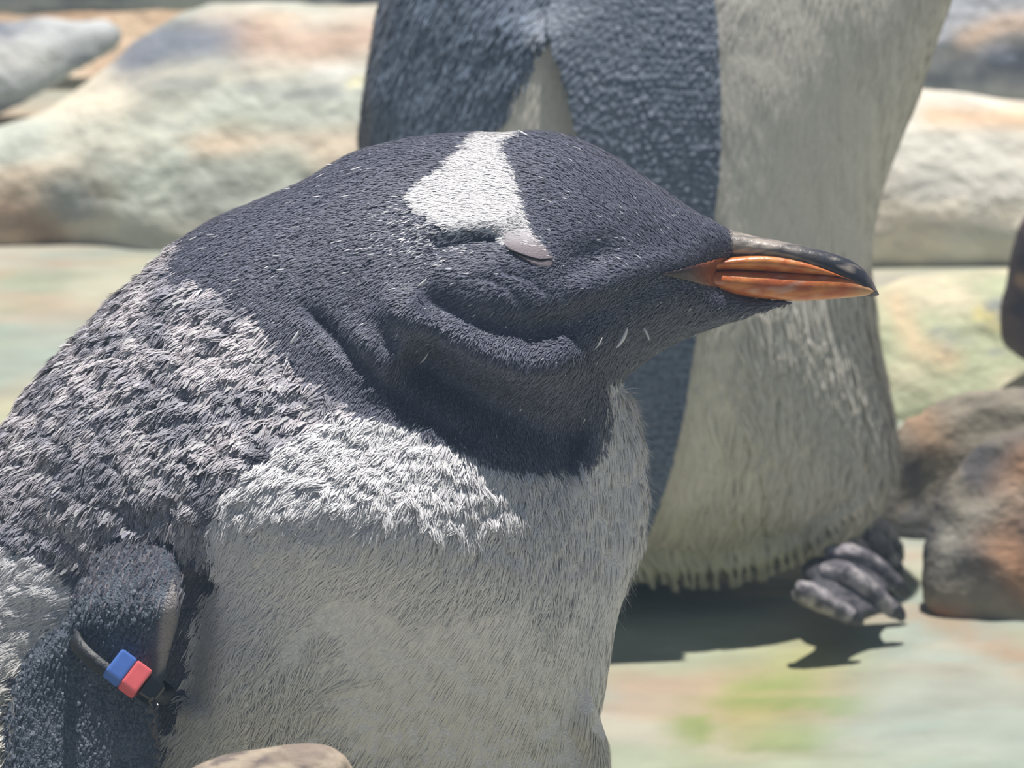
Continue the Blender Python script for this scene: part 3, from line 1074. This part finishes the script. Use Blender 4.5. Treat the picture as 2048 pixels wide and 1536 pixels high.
# short scale feathers on the flipper
k = rng.choice(len(FP), 9000)
P = FP[k] + rng.normal(0, 0.0005, (9000, 3)) * np.array([1, 0.2, 1])
NN = np.tile(GP.n, (9000, 1)) + rng.normal(0, 0.1, (9000, 3))
NN /= np.linalg.norm(NN, axis=1, keepdims=True)
DD = np.tile(-GP.u - 0.35 * GP.r, (9000, 1)) + rng.normal(0, 0.15, (9000, 3))
keepf = ~inside(FX[k], FY[k], [(340, 1140), (370, 1185), (362, 1240), (335, 1350), (300, 1350), (310, 1250), (325, 1190)])
cc = (mix(srgb(76, 87, 102), srgb(104, 113, 126), rng.random(9000)))
v, f, c = blades(P[keepf], NN[keepf], DD[keepf], rng.uniform(.0014, .0028, 9000)[keepf], rng.uniform(.0007, .0012, 9000)[keepf], rng.uniform(.05, .22, 9000)[keepf], cc[keepf], cc[keepf] * 1.15)
fl_f = make_obj('flipper_scales', v, f, M_feather, fo, c, smooth=False)
tag(fl_f, kind='stuff')
kk = rng.choice(np.where((FY > 1050) & (FY < 1215))[0], 7000)
kk = kk[rng.random(len(kk)) < sstep(1215, 1090, FY[kk])]
n = len(kk)
P = FP[kk] + rng.normal(0, 0.0006, (n, 3)) * np.array([1, 0.2, 1])
NN = np.tile(GP.n, (n, 1)) + rng.normal(0, 0.12, (n, 3))
NN /= np.linalg.norm(NN, axis=1, keepdims=True)
cc = mix(srgb(84, 88, 102), srgb(120, 116, 124), rng.random(n))
v, f, c = blades(P, NN, np.tile(-GP.u - 0.3 * GP.r, (n, 1)) + rng.normal(0, 0.2, (n, 3)), rng.uniform(.003, .006, n), rng.uniform(.0004, .0008, n), rng.uniform(.1, .35, n), cc, cc * 1.25)
tag(make_obj('shoulder_plumage', v, f, M_feather, fo, c, smooth=False), kind='stuff')

# ------------------------------------------------------------------ feet of the hunched penguin (below the frame)
def foot(parent, ox, oy, yaw, mat, s=1.0, pitch=0.0, z0=0.0):
    """webbed foot, toes along +x before yaw; heel at (ox, oy)"""
    R = Matrix.Rotation(yaw, 4, 'Z') @ Matrix.Rotation(-pitch, 4, 'Y')
    def tr(P):
        return np.array([np.array(R @ Vector(p)) * s + np.array([ox, oy, z0]) for p in P])
    fans = [(-0.40, 0.072), (-0.02, 0.088), (0.36, 0.074)]
    V0, F0 = [], []
    offs = 0
    toes = []
    for ang, L in fans:
        d = np.array([math.cos(ang), math.sin(ang), 0])
        t = np.linspace(0, 1, 15)
        path = np.array([d * L * q + np.array([0, 0, 0.016 - 0.009 * q + 0.002 * math.sin(q * 20)]) for q in t])
        rad = np.interp(t, [0, .2, .5, .8, 1], [.011, .009, .0075, .0065, .0055]) * (1 + 0.08 * np.sin(t * 28))
        toes.append((path, rad, d, L))
    heel = tube([np.array([-0.03, 0, 0.014]), np.array([-0.01, 0, 0.015]), np.array([0.015, 0, 0.016])], [.010, .013, .011], 10)
    V, F = tr(heel[0]), heel[1]
    base = tag(make_obj('foot', V, F, mat, parent, np.tile(srgb(82, 80, 88), (len(V), 1))), None)
    for path, rad, d, L in toes:
        v, f = tube(path, rad, 10)
        v = tr(v)
        cl = mix(srgb(76, 74, 82), srgb(150, 142, 146), sstep(0.45, 0.62, fbm(v * 160, 3, 301)))
        make_obj('toe', v, f, mat, base, cl)
        e = path[-1]
        q = [e - d * .004 + [0, 0, .002], e + d * .006 + [0, 0, .003], e + d * .013 + [0, 0, .001], e + d * .019 + [0, 0, -.004]]
        v, f = tube(spline(q, 4, False), np.linspace(.0048, .0007, 13), 8)
        make_obj('claw', tr(v), f, M_claw, base)
    for (p1, _, d1, L1), (p2, _, d2, L2) in ((toes[0], toes[1]), (toes[1], toes[2])):
        t = np.linspace(0.05, 0.86, 10)
        V, F = [], []
        for q in t:
            i = q * 14
            a = p1[int(i)] + (p1[min(int(i) + 1, 14)] - p1[int(i)]) * (i - int(i))
            b = p2[int(i)] + (p2[min(int(i) + 1, 14)] - p2[int(i)]) * (i - int(i))
            for w in np.linspace(0, 1, 6):
                m = a * (1 - w) + b * w
                sag = math.sin(w * math.pi)
                m = m - np.array([0, 0, 0.0015 * sag]) - (d1 + d2) * 0.5 * 0.010 * sag * q
                V.append(m)
        n0 = len(V)
        V = V + [m - np.array([0, 0, .003]) for m in V]
        for i in range(9):
            for k in range(5):
                a = i * 6 + k
                F.append([a, a + 6, a + 7, a + 1])
                F.append([n0 + a, n0 + a + 1, n0 + a + 7, n0 + a + 6])
        for i in range(9):
            F.append([i * 6, n0 + i * 6, n0 + i * 6 + 6, i * 6 + 6])
            F.append([i * 6 + 5, i * 6 + 11, n0 + i * 6 + 11, n0 + i * 6 + 5])
        for k in range(5):
            F.append([54 + k, n0 + 54 + k, n0 + 55 + k, 55 + k])
        V = tr(V)
        cl = mix(srgb(66, 66, 74), srgb(104, 100, 106), sstep(0.4, 0.6, fbm(V * 120, 3, 302)))
        make_obj('web', V, F, mat, base, cl)
    return base


foot(g_root, -0.02, GY - 0.13, -0.25, M_foot, 1.0)
foot(g_root, -0.02, GY + 0.01, 0.15, M_foot, 1.0)

# ------------------------------------------------------------------ flipper band
bc = GI.hit(np.array(246.0), np.array(1330.0), 0.014)
A1 = 0.0185 * (0.84 * GP.r - 0.54 * GP.u)
A2 = 0.0135 * GP.n
DN = -(0.54 * GP.r + 0.84 * GP.u)
band = empty('flipper_band', bc, 'black flipper band threaded through blue and pink plastic sleeves on the front penguin', 'tag')


def ring_pt(t):
    sag = 0.0035 * max(math.sin(t), 0)
    return bc + A1 * math.cos(t) + A2 * math.sin(t) + DN * sag


def strap_mesh(t0, t1, width, thick, n=48):
    V, F = [], []
    ts = np.linspace(t0, t1, n)
    for t in ts:
        p = ring_pt(t)
        tg = ring_pt(t + 0.01) - ring_pt(t - 0.01)
        tg /= np.linalg.norm(tg)
        ax = DN - tg * (DN @ tg)
        ax /= np.linalg.norm(ax)
        nn = np.cross(tg, ax)
        for (i, j) in ((-1, -1), (1, -1), (1, 1), (-1, 1)):
            V.append(p + ax * width * 0.5 * i + nn * thick * 0.5 * j)
    for i in range(n - 1):
        for k in range(4):
            F.append([i * 4 + k, i * 4 + (k + 1) % 4, i * 4 + 4 + (k + 1) % 4, i * 4 + 4 + k])
    F.append([0, 3, 2, 1])
    F.append([4 * n - 4, 4 * n - 3, 4 * n - 2, 4 * n - 1])
    return np.array(V), F


def rounded_box(center, ax, sizes, bev, name, mat, parent, taper=1.0):
    bm = bmesh.new()
    bmesh.ops.create_cube(bm, size=1.0)
    for vv in bm.verts:
        k = taper if vv.co.x > 0 else 1.0
        vv.co = Vector((vv.co.x * sizes[0], vv.co.y * sizes[1] * k, vv.co.z * sizes[2] * k))
    bmesh.ops.bevel(bm, geom=bm.edges[:], offset=bev, segments=3, affect='EDGES', profile=0.6)
    me = bpy.data.meshes.new(name)
    bm.to_mesh(me)
    bm.free()
    co = np.array([v.co[:] for v in me.vertices])
    W = center + co[:, :1] * ax[0] + co[:, 1:2] * ax[1] + co[:, 2:3] * ax[2]
    F = [list(p.vertices) for p in me.polygons]
    return make_obj(name, W, F, mat, parent, smooth=False)


v, f = strap_mesh(-math.pi * 0.5, math.pi * 1.5, 0.0048, 0.0016, 90)
make_obj('strap', v, f, M_strap, band)


def band_axes(px, py, lift):
    return GI.hit(np.array(float(px)), np.array(float(py)), 0.014 + lift)


e1 = 0.80 * GP.r - 0.60 * GP.u
e1 = e1 / np.linalg.norm(e1)
e3 = GP.n * 0.85 + GP.u * 0.45
e3 = e3 - e1 * (e3 @ e1)
e3 /= np.linalg.norm(e3)
e2 = np.cross(e3, e1)
LIFT = 0.0135
base_c = band_axes(266, 1356, LIFT)
tag(rounded_box(base_c - e1 * 0.0054, (e1, e2, e3), (0.0064, 0.0098, 0.0082), 0.0012, 'blue_sleeve', M_blue, band), 'blue plastic sleeve')
tag(rounded_box(base_c + e1 * 0.0008, (e1, e2, e3), (0.0062, 0.0098, 0.0082), 0.0011, 'pink_sleeve', M_pink, band), 'coral pink plastic sleeve')
bk = rounded_box(base_c + e1 * 0.0072, (e1, e2, e3), (0.0066, 0.0080, 0.0068), 0.0014, 'buckle', M_buckle, band, 0.9)
tag(bk, 'glossy black locking buckle')
v, f = tube([base_c + e1 * 0.0085 + e2 * -0.003 + e3 * 0.002, base_c + e1 * 0.0118 + e2 * -0.0036 + e3 * 0.0016], [0.0017, 0.0015], 10)
make_obj('pin', v, f, M_buckle, bk)

# ------------------------------------------------------------------ the standing penguin behind
SY = 2.63
SP = Plane((0, SY, 0.0), math.radians(17))
s_out = [(1905, 0), (1850, 170), (1800, 290), (1762, 400), (1742, 520), (1745, 650), (1768, 780), (1786, 880), (1780, 960), (1735, 1030), (1640, 1082), (1520, 1122), (1400, 1145), (1250, 1165), (1060, 1178), (930, 1184), (800, 1200), (700, 1208), (690, 1194), (780, 1120), (796, 1020), (760, 800), (735, 600),
         (724, 420), (720, 300), (735, 130), (765, 0), (825, -130), (940, -260), (1080, -370), (1160, -500), (1190, -640), (1250, -760), (1360, -830), (1480, -825), (1575, -770), (1615, -700), (1600, -630), (1560, -550), (1600, -440), (1740, -310), (1870, -200), (1925, -90)]
SI = Inflate(SP, s_out, 0.0028, 0.46, 4)
d_, _t = seg_dist(SI.px, SI.py, [(1062, 90), (1050, 260), (1045, 420)])
SI.relief(0.012 * np.exp(-(d_ / 85) ** 2))
SI.front_px()
V2, Q2 = SI.mesh()
W2 = SP.world(V2[:, 0], V2[:, 1], V2[:, 2])
N2 = vert_normals(W2, Q2)
mir2 = SP.world(V2[:, 0], V2[:, 1], np.abs(V2[:, 2]))
px2, py2 = project(mir2)
dark_poly = [(1095, 50), (1060, 110), (1020, 190), (985, 265), (960, 340), (940, 600), (1000, 900), (1000, 1250), (300, 1300), (300, -1200), (2200, -1200), (2200, -520), (1600, -510), (1400, -390), (1300, -250), (1180, -100)]


def s_white(px, py, W):
    j = (fbm(W * 120, 3, 15) - 0.5) * 40
    return 1 - poly_mask(px + j, py + j * 0.5, dark_poly, 7)


sw = s_white(px2, py2, mir2)
DRK2 = srgb(114, 126, 144)
WH2 = srgb(226, 222, 212)


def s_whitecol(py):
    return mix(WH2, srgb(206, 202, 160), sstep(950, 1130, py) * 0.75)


lmp = (fbm(mir2 * np.array([50, 50, 16]), 3, 19) - 0.5)
W2 = W2 + N2 * (lmp * (0.003 + 0.004 * (1 - sw) + 0.008 * sw * sstep(700, 1000, py2) * np.exp(-((px2 - 1650) / 110) ** 2)))[:, None]
N2 = vert_normals(W2, Q2)
s_root = empty('standing_penguin', (0.13, SY, 0.0), 'tall slate-backed penguin with cream belly and long flipper standing behind the hunched penguin', 'penguin')
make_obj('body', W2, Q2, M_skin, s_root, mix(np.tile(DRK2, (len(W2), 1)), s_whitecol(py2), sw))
s_ctrl = [(800, 100, -.3, 1), (900, 200, -.45, .9), (740, 250, -.1, 1), (1060, 200, -.25, 1), (1600, 300, -.1, 1), (1500, 900, -.08, 1), (1700, 900, .1, 1), (1780, 900, .1, 1), (1350, 1100, -.12, 1), (1000, -100, -.4, .9), (1850, 0, -.3, 1)]
parts = []
near2 = (V2[:, 2] > -0.004)[Q2].mean(1)
fr2 = sstep(-200, -20, py2[Q2].mean(1))
d2 = (0.15 + 0.85 * near2) * (0.1 + 0.9 * fr2)


def grow2(n, wfun, Lf, wf, lf, colf, tipk, clump=None, jitter=0.15, tip=0.3):
    P, q = sample_mesh(W2, Q2, d2 * wfun[Q2].mean(1), n)
    Nn = N2[Q2[q]].mean(1)
    Nn /= np.linalg.norm(Nn, axis=1, keepdims=True)
    mv = V2[Q2[q]].mean(1)
    Pm = P - 2 * SP.n * np.where(mv[:, 2] < 0, mv[:, 2], 0)[:, None]
    D = feather_field(Pm, s_ctrl, SP) + rng.normal(0, jitter, (n, 3)) * 0.5
    px, py = project(Pm)
    col = colf(px, py, n)
    L = Lf * rng.uniform(0.6, 1.3, n)
    pull = None
    if clump:
        gi = rng.choice(n, max(int(n / clump[0]), 4), replace=False)
        ni = gi[nearest(P, P[gi])]
        Dg = D[ni] - Nn[ni] * (D[ni] * Nn[ni]).sum(1, keepdims=True)
        Dg /= np.linalg.norm(Dg, axis=1, keepdims=True)
        pull = P[ni] + Dg * Lf * clump[1] + Nn[ni] * Lf * clump[2] + rng.normal(0, Lf * 0.1, (n, 3))
    parts.append(blades(P, Nn, D, L, wf * rng.uniform(0.7, 1.3, n), lf * rng.uniform(0.4, 1.6, n), col, np.clip(col * rng.uniform(1.0, tipk, (n, 1)), 0, 0.9), 0.3, tip, 1.0, pull))


grow2(26000, (1 - sw), 0.009, 0.0016, 0.16, lambda x, y, n: DRK2 * rng.uniform(0.6, 1.3, (n, 1)), 1.5, clump=(9, 1.0, 0.16))
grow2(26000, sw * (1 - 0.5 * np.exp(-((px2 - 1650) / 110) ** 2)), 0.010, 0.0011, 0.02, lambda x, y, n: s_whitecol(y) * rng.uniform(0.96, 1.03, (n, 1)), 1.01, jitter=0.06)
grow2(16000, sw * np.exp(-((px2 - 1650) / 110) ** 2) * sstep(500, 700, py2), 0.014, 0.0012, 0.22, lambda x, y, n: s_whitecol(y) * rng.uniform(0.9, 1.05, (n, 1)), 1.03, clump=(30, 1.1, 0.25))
# the ragged fringe hanging from the belly
fr = sw * sstep(1010, 1060, py2) * sstep(1250, 1150, py2)
s_ctrl = [(1500, 1000, -.05, 1), (1300, 1100, -.15, 1), (1750, 1000, .15, 1)]
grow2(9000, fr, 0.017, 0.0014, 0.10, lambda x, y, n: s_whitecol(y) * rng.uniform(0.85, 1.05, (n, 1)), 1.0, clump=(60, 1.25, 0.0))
hem = spline([(1215, 1150), (1250, 1160), (1300, 1170), (1400, 1172), (1500, 1155), (1600, 1120), (1680, 1075), (1745, 1025)], 8, False)
for tx in np.linspace(1225, 1742, 34):
    tx = tx + rng.uniform(-6, 6)
    ty = np.interp(tx, hem[:, 0], hem[:, 1]) - 18
    n = 110
    qx = tx + rng.normal(0, 17, n)
    qy = np.interp(qx, hem[:, 0], hem[:, 1]) - rng.uniform(34, 84, n)
    Pq = SI.hit(qx, qy, 0.001)
    gap = rng.uniform(0, 14)
    tipw = SI.hit(np.array(tx + rng.uniform(-6, 10)), np.array(ty - 26.0), 0.002) + np.array([0.0, 0.0, -(26 + gap) / 4240.0])
    Dq = tipw - Pq
    Lq = np.linalg.norm(Dq, axis=1)
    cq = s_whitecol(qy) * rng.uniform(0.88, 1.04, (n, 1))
    parts.append(blades(Pq, np.tile(SP.n, (n, 1)), Dq, Lq, rng.uniform(.0009, .0016, n), np.full(n, 0.04), cq, cq, 0.3, 0.2, 1.0, tipw + rng.normal(0, 0.0009, (n, 3))))
off = 0
VV, FF, CC = [], [], []
for (v, f, c) in parts:
    VV.append(v)
    FF.append(f + off)
    CC.append(c)
    off += len(v)
tag(make_obj('plumage', np.concatenate(VV), np.concatenate(FF), M_feather, s_root, np.concatenate(CC), smooth=False), kind='stuff')

# long flipper of the standing penguin, covered in rows of scale feathers
sfl = [(1092, 45), (1110, -50), (1180, -130), (1290, -150), (1390, -100), (1430, 0), (1441, 160), (1442, 300), (1430, 430), (1410, 570), (1388, 700), (1366, 840), (1338, 950), (1305, 1045), (1278, 1105), (1250, 1110), (1225, 1040), (1208, 930), (1190, 780), (1178, 600), (1170, 420), (1156, 280), (1122, 140)]


def col_sflip(x, y, W):
    return mix(srgb(108, 119, 136), srgb(126, 136, 152), sstep(0.4, 0.65, fbm(W * 60, 3, 221)))


so, SPt, SX, SYp = flipper(SI, sfl, 0.005, 0.013, 'flipper', M_flip2, s_root, col_sflip, 6.0)
bl = []
rowsV, rowsF, rowsC, off = [], [], [], 0
n = 15000
k = rng.choice(len(SPt), n)
PX, PY = SX[k] + rng.uniform(-3, 3, n), SYp[k]
row = 15.0
curve = 30 * np.sin((PX - 1100) / 340 * math.pi * 1.3) + 0.3 * (PX - 1100) + 26 * vnoise(np.stack([PX / 60, PY / 90, 0 * PX], 1), 77)
PYr = (np.round((PY + curve) / row) * row - curve) + rng.normal(0, 2.2, n)
good = inside(PX, PYr, spline(sfl, 4)) & (sdist(PX, PYr, spline(sfl, 4)) > 5)
PX, PYr = PX[good], PYr[good]
n = len(PX)
P = SI.hit(PX, PYr, 0.005 + 0.0060)
NN = np.tile(SP.n, (n, 1)) + rng.normal(0, 0.06, (n, 3))
NN /= np.linalg.norm(NN, axis=1, keepdims=True)
DD = np.tile(-SP.u - 0.1 * SP.r, (n, 1)) + rng.normal(0, 0.12, (n, 3))
cc = mix(srgb(104, 115, 132), srgb(138, 148, 164), rng.random(n))
v, f, c = blades(P, NN, DD, rng.uniform(.0034, .0046, n), rng.uniform(.0018, .003, n), rng.uniform(.15, .40, n), cc, cc * 1.1, tip=0.6)
tag(make_obj('flipper_scales', v, f, M_feather, so, c, smooth=False), kind='stuff')

# bill of the standing penguin (above the frame)
a, b_ = SP.from_px(np.array([1590, 1700, 1810, 1860.]), np.array([-705, -695, -680, -660.]))
v, f = tube(spline(SP.world(a, b_, 0 * a), 4, False), np.linspace(0.014, 0.0015, 13), 12)
make_obj('bill', v, f, M_beak, s_root, np.tile(srgb(206, 120, 60), (len(v), 1)))

# feet of the standing penguin: weight on the heels, toes lifted off the floor
def gpt(px, py):
    d = ray(px, py)
    t = CAM_H / -d[2]
    return CO + d * t


def toe_foot(parent, toes, webs):
    """a webbed foot from toe lines given as (px, py) at a distance Y; toes sloping down from the instep"""
    base = None
    P = []
    for pts, Y in toes:
        sp_ = spline(pts, 5, False)
        d = ray(sp_[:, 0], sp_[:, 1])
        w = CO + d * (Y / d[:, 1])[:, None]
        P.append(w)
    # instep: a low rounded pad that joins the toes and runs back under the belly
    m = np.mean([w[0] for w in P], 0) + np.array([0.006, 0.022, -0.006])
    V, F = [], []
    for a in range(9):
        th = math.pi * a / 8
        for k in range(16):
            ph = 2 * math.pi * k / 16
            V.append(m + np.array([0.010 * math.sin(th) * math.cos(ph), 0.022 * math.sin(th) * math.sin(ph), 0.0042 * math.cos(th)]))
    for a in range(8):
        for k in range(16):
            F.append([a * 16 + k, a * 16 + 16 + k, a * 16 + 16 + (k + 1) % 16, a * 16 + (k + 1) % 16])
    v, f = np.array(V), F
    base = make_obj('foot', v, f, M_foot, parent, np.tile(srgb(52, 53, 60), (len(v), 1)))  # pad darker than the toes: the belly's shadow painted into its colour
    for w in P:
        n = len(w)
        t = np.linspace(0, 1, n)
        rad = np.interp(t, [0, .06, .2, .6, 1], [.0030, .0046, .0058, .0047, .0029]) * (1 + 0.035 * np.sin(t * 34))
        v, f = tube(w[:-3], rad[:-3], 12)
        cl = mix(srgb(86, 84, 92), srgb(170, 164, 168), sstep(0.42, 0.60, fbm(v * 170, 3, 301)))
        make_obj('toe', v, f, M_foot, base, cl)
        d = w[-1] - w[-4]
        q = spline([w[-5], w[-4] + [0, 0, .0006], w[-4] + d * 0.6 + [0, 0, .0004], w[-1] + [0, 0, -.0012]], 4, False)
        v, f = tube(q, np.interp(np.linspace(0, 1, len(q)), [0, .3, .8, 1], [.0038, .0042, .0026, .0012]), 8)
        make_obj('claw', v, f, M_claw, base)
    for (i, j, e) in webs:
        a, b = P[i], P[j]
        n = int(len(a) * e)
        V, F = [], []
        for k in range(n):
            for wv in np.linspace(0, 1, 7):
                sag = math.sin(wv * math.pi)
                kk = max(0, k - 2.2 * sag * k / n)
                lo = int(kk)
                fr_ = kk - lo
                hi = min(lo + 1, len(a) - 1)
                V.append((a[lo] * (1 - fr_) + a[hi] * fr_) * (1 - wv) + (b[lo] * (1 - fr_) + b[hi] * fr_) * wv - np.array([0, 0, 0.002 * sag]))
        n0 = len(V)
        V = V + [q - np.array([0, 0, .003]) for q in V]
        for k in range(n - 1):
            for q in range(6):
                c0 = k * 7 + q
                F.append([c0, c0 + 7, c0 + 8, c0 + 1])
                F.append([n0 + c0, n0 + c0 + 1, n0 + c0 + 8, n0 + c0 + 7])
        for q in range(6):
            c0 = (n - 1) * 7 + q
            F.append([c0, n0 + c0, n0 + c0 + 1, c0 + 1])
        V = np.array(V)
        cl = mix(srgb(58, 60, 68), srgb(96, 94, 100), sstep(0.4, 0.6, fbm(V * 120, 3, 302)))
        make_obj('web', V, F, M_foot, base, cl)


toe_foot(s_root, [([(1588, 1178), (1620, 1190), (1658, 1209), (1695, 1230), (1722, 1245)], 2.525),
                  ([(1640, 1145), (1690, 1150), (1738, 1180), (1778, 1214), (1806, 1236)], 2.550),
                  ([(1650, 1110), (1700, 1112), (1745, 1130), (1785, 1162), (1812, 1190)], 2.585)], [(0, 1, 0.78), (1, 2, 0.78)])
toe_foot(s_root, [([(1670, 1085), (1705, 1092), (1735, 1115), (1765, 1150), (1785, 1185)], 2.630),
                  ([(1680, 1060), (1720, 1062), (1755, 1085), (1785, 1125), (1802, 1165)], 2.655),
                  ([(1680, 1045), (1720, 1040), (1758, 1055), (1785, 1085), (1800, 1120)], 2.680)], [(0, 1, 0.8), (1, 2, 0.8)])

# ------------------------------------------------------------------ loose white feathers on the front penguin
def loose(px, py, ang, L, w, label, group=None):
    a = math.radians(ang)
    c0 = GI.hit(np.array(float(px)), np.array(float(py)), 0.0040)
    d = math.cos(a) * GP.r + math.sin(a) * GP.u
    s_ = -math.sin(a) * GP.r + math.cos(a) * GP.u
    V, F = [], []
    m = 9
    for i in range(m):
        t = i / (m - 1)
        ww = w * math.sin(math.pi * min(t * 0.9 + 0.06, 1)) ** 0.8
        pos = c0 + d * L * (t - 0.5) + s_ * 0.12 * L * (t - 0.5) ** 2 * 4 * 0.5 + GP.n * 0.0006 * math.sin(t * 3)
        V += [pos - s_ * ww * 0.5, pos + GP.n * 0.0003, pos + s_ * ww * 0.5, pos - GP.n * 0.0003]
    for i in range(m - 1):
        for k_ in range(4):
            F.append([i * 4 + k_, i * 4 + (k_ + 1) % 4, i * 4 + 4 + (k_ + 1) % 4, i * 4 + 4 + k_])
    F.append([0, 3, 2, 1])
    q = 4 * (m - 1)
    F.append([q, q + 1, q + 2, q + 3])
    o = make_obj('loose_feather', V, F, M_loose)
    return tag(o, label, 'feather', group)


M_loose = material('loose_feather_white', srgb(232, 232, 236), 0.5, 0.4)
loose(590, 676, 58, 0.0052, 0.0012, 'small white loose feather on the black neck beside the brown back')
loose(1198, 688, 56, 0.0050, 0.0006, 'thin white loose feather slanting on the throat below the bill')
loose(1246, 676, 62, 0.0080, 0.0016, 'broad dusky loose feather lying on the throat below the bill')
loose(1292, 664, 118, 0.0056, 0.0010, 'dusky curved loose feather on the throat, leaning against the bill side')
loose(1047, 268, -28, 0.0046, 0.0010, 'white loose feather on the crown at the top of the white eye patch')
loose(712, 338, 18, 0.0040, 0.0008, 'white loose feather on the back of the black head')
loose(845, 566, 42, 0.0042, 0.0008, 'white loose feather on the cheek below the white eye patch')
loose(850, 716, 55, 0.0050, 0.0006, 'thin white loose feather in the fold below the cheek')
for (x, y, an) in ((640, 352, 30), (575, 378, 8), (632, 394, 5), (690, 393, 10), (660, 330, 0), (420, 470, 0), (385, 478, 25), (352, 486, -5), (405, 497, 5), (553, 512, 5), (560, 540, 5), (470, 562, 20), (590, 455, 5), (735, 497, 15)):
    loose(x, y, an, 0.0030, 0.0006, 'tiny white loose feather stuck in the black nape plumage', 'tiny feathers on the nape')

# ------------------------------------------------------------------ thin bright haze in the air of the enclosure
hz = bpy.data.materials.new('bluish_haze')
hz.use_nodes = True
hn = hz.node_tree.nodes
hn.remove(hn['Principled BSDF'])
vsn = hn.new('ShaderNodeVolumeScatter')
vsn.inputs['Color'].default_value = (0.55, 0.78, 1.0, 1)
vsn.inputs['Density'].default_value = 0.022
hz.node_tree.links.new(vsn.outputs[0], hn['Material Output'].inputs['Volume'])
bx = [(x, y, z) for x in (-2.4, 2.4) for y in (-0.6, 4.6) for z in (-0.05, 1.6)]
hb = make_obj('haze', bx, [[0, 1, 3, 2], [4, 6, 7, 5], [0, 4, 5, 1], [2, 3, 7, 6], [0, 2, 6, 4], [1, 5, 7, 3]], hz, smooth=False)
tag(hb, 'thin bluish haze hanging in the air around the penguins', 'haze', kind='stuff')
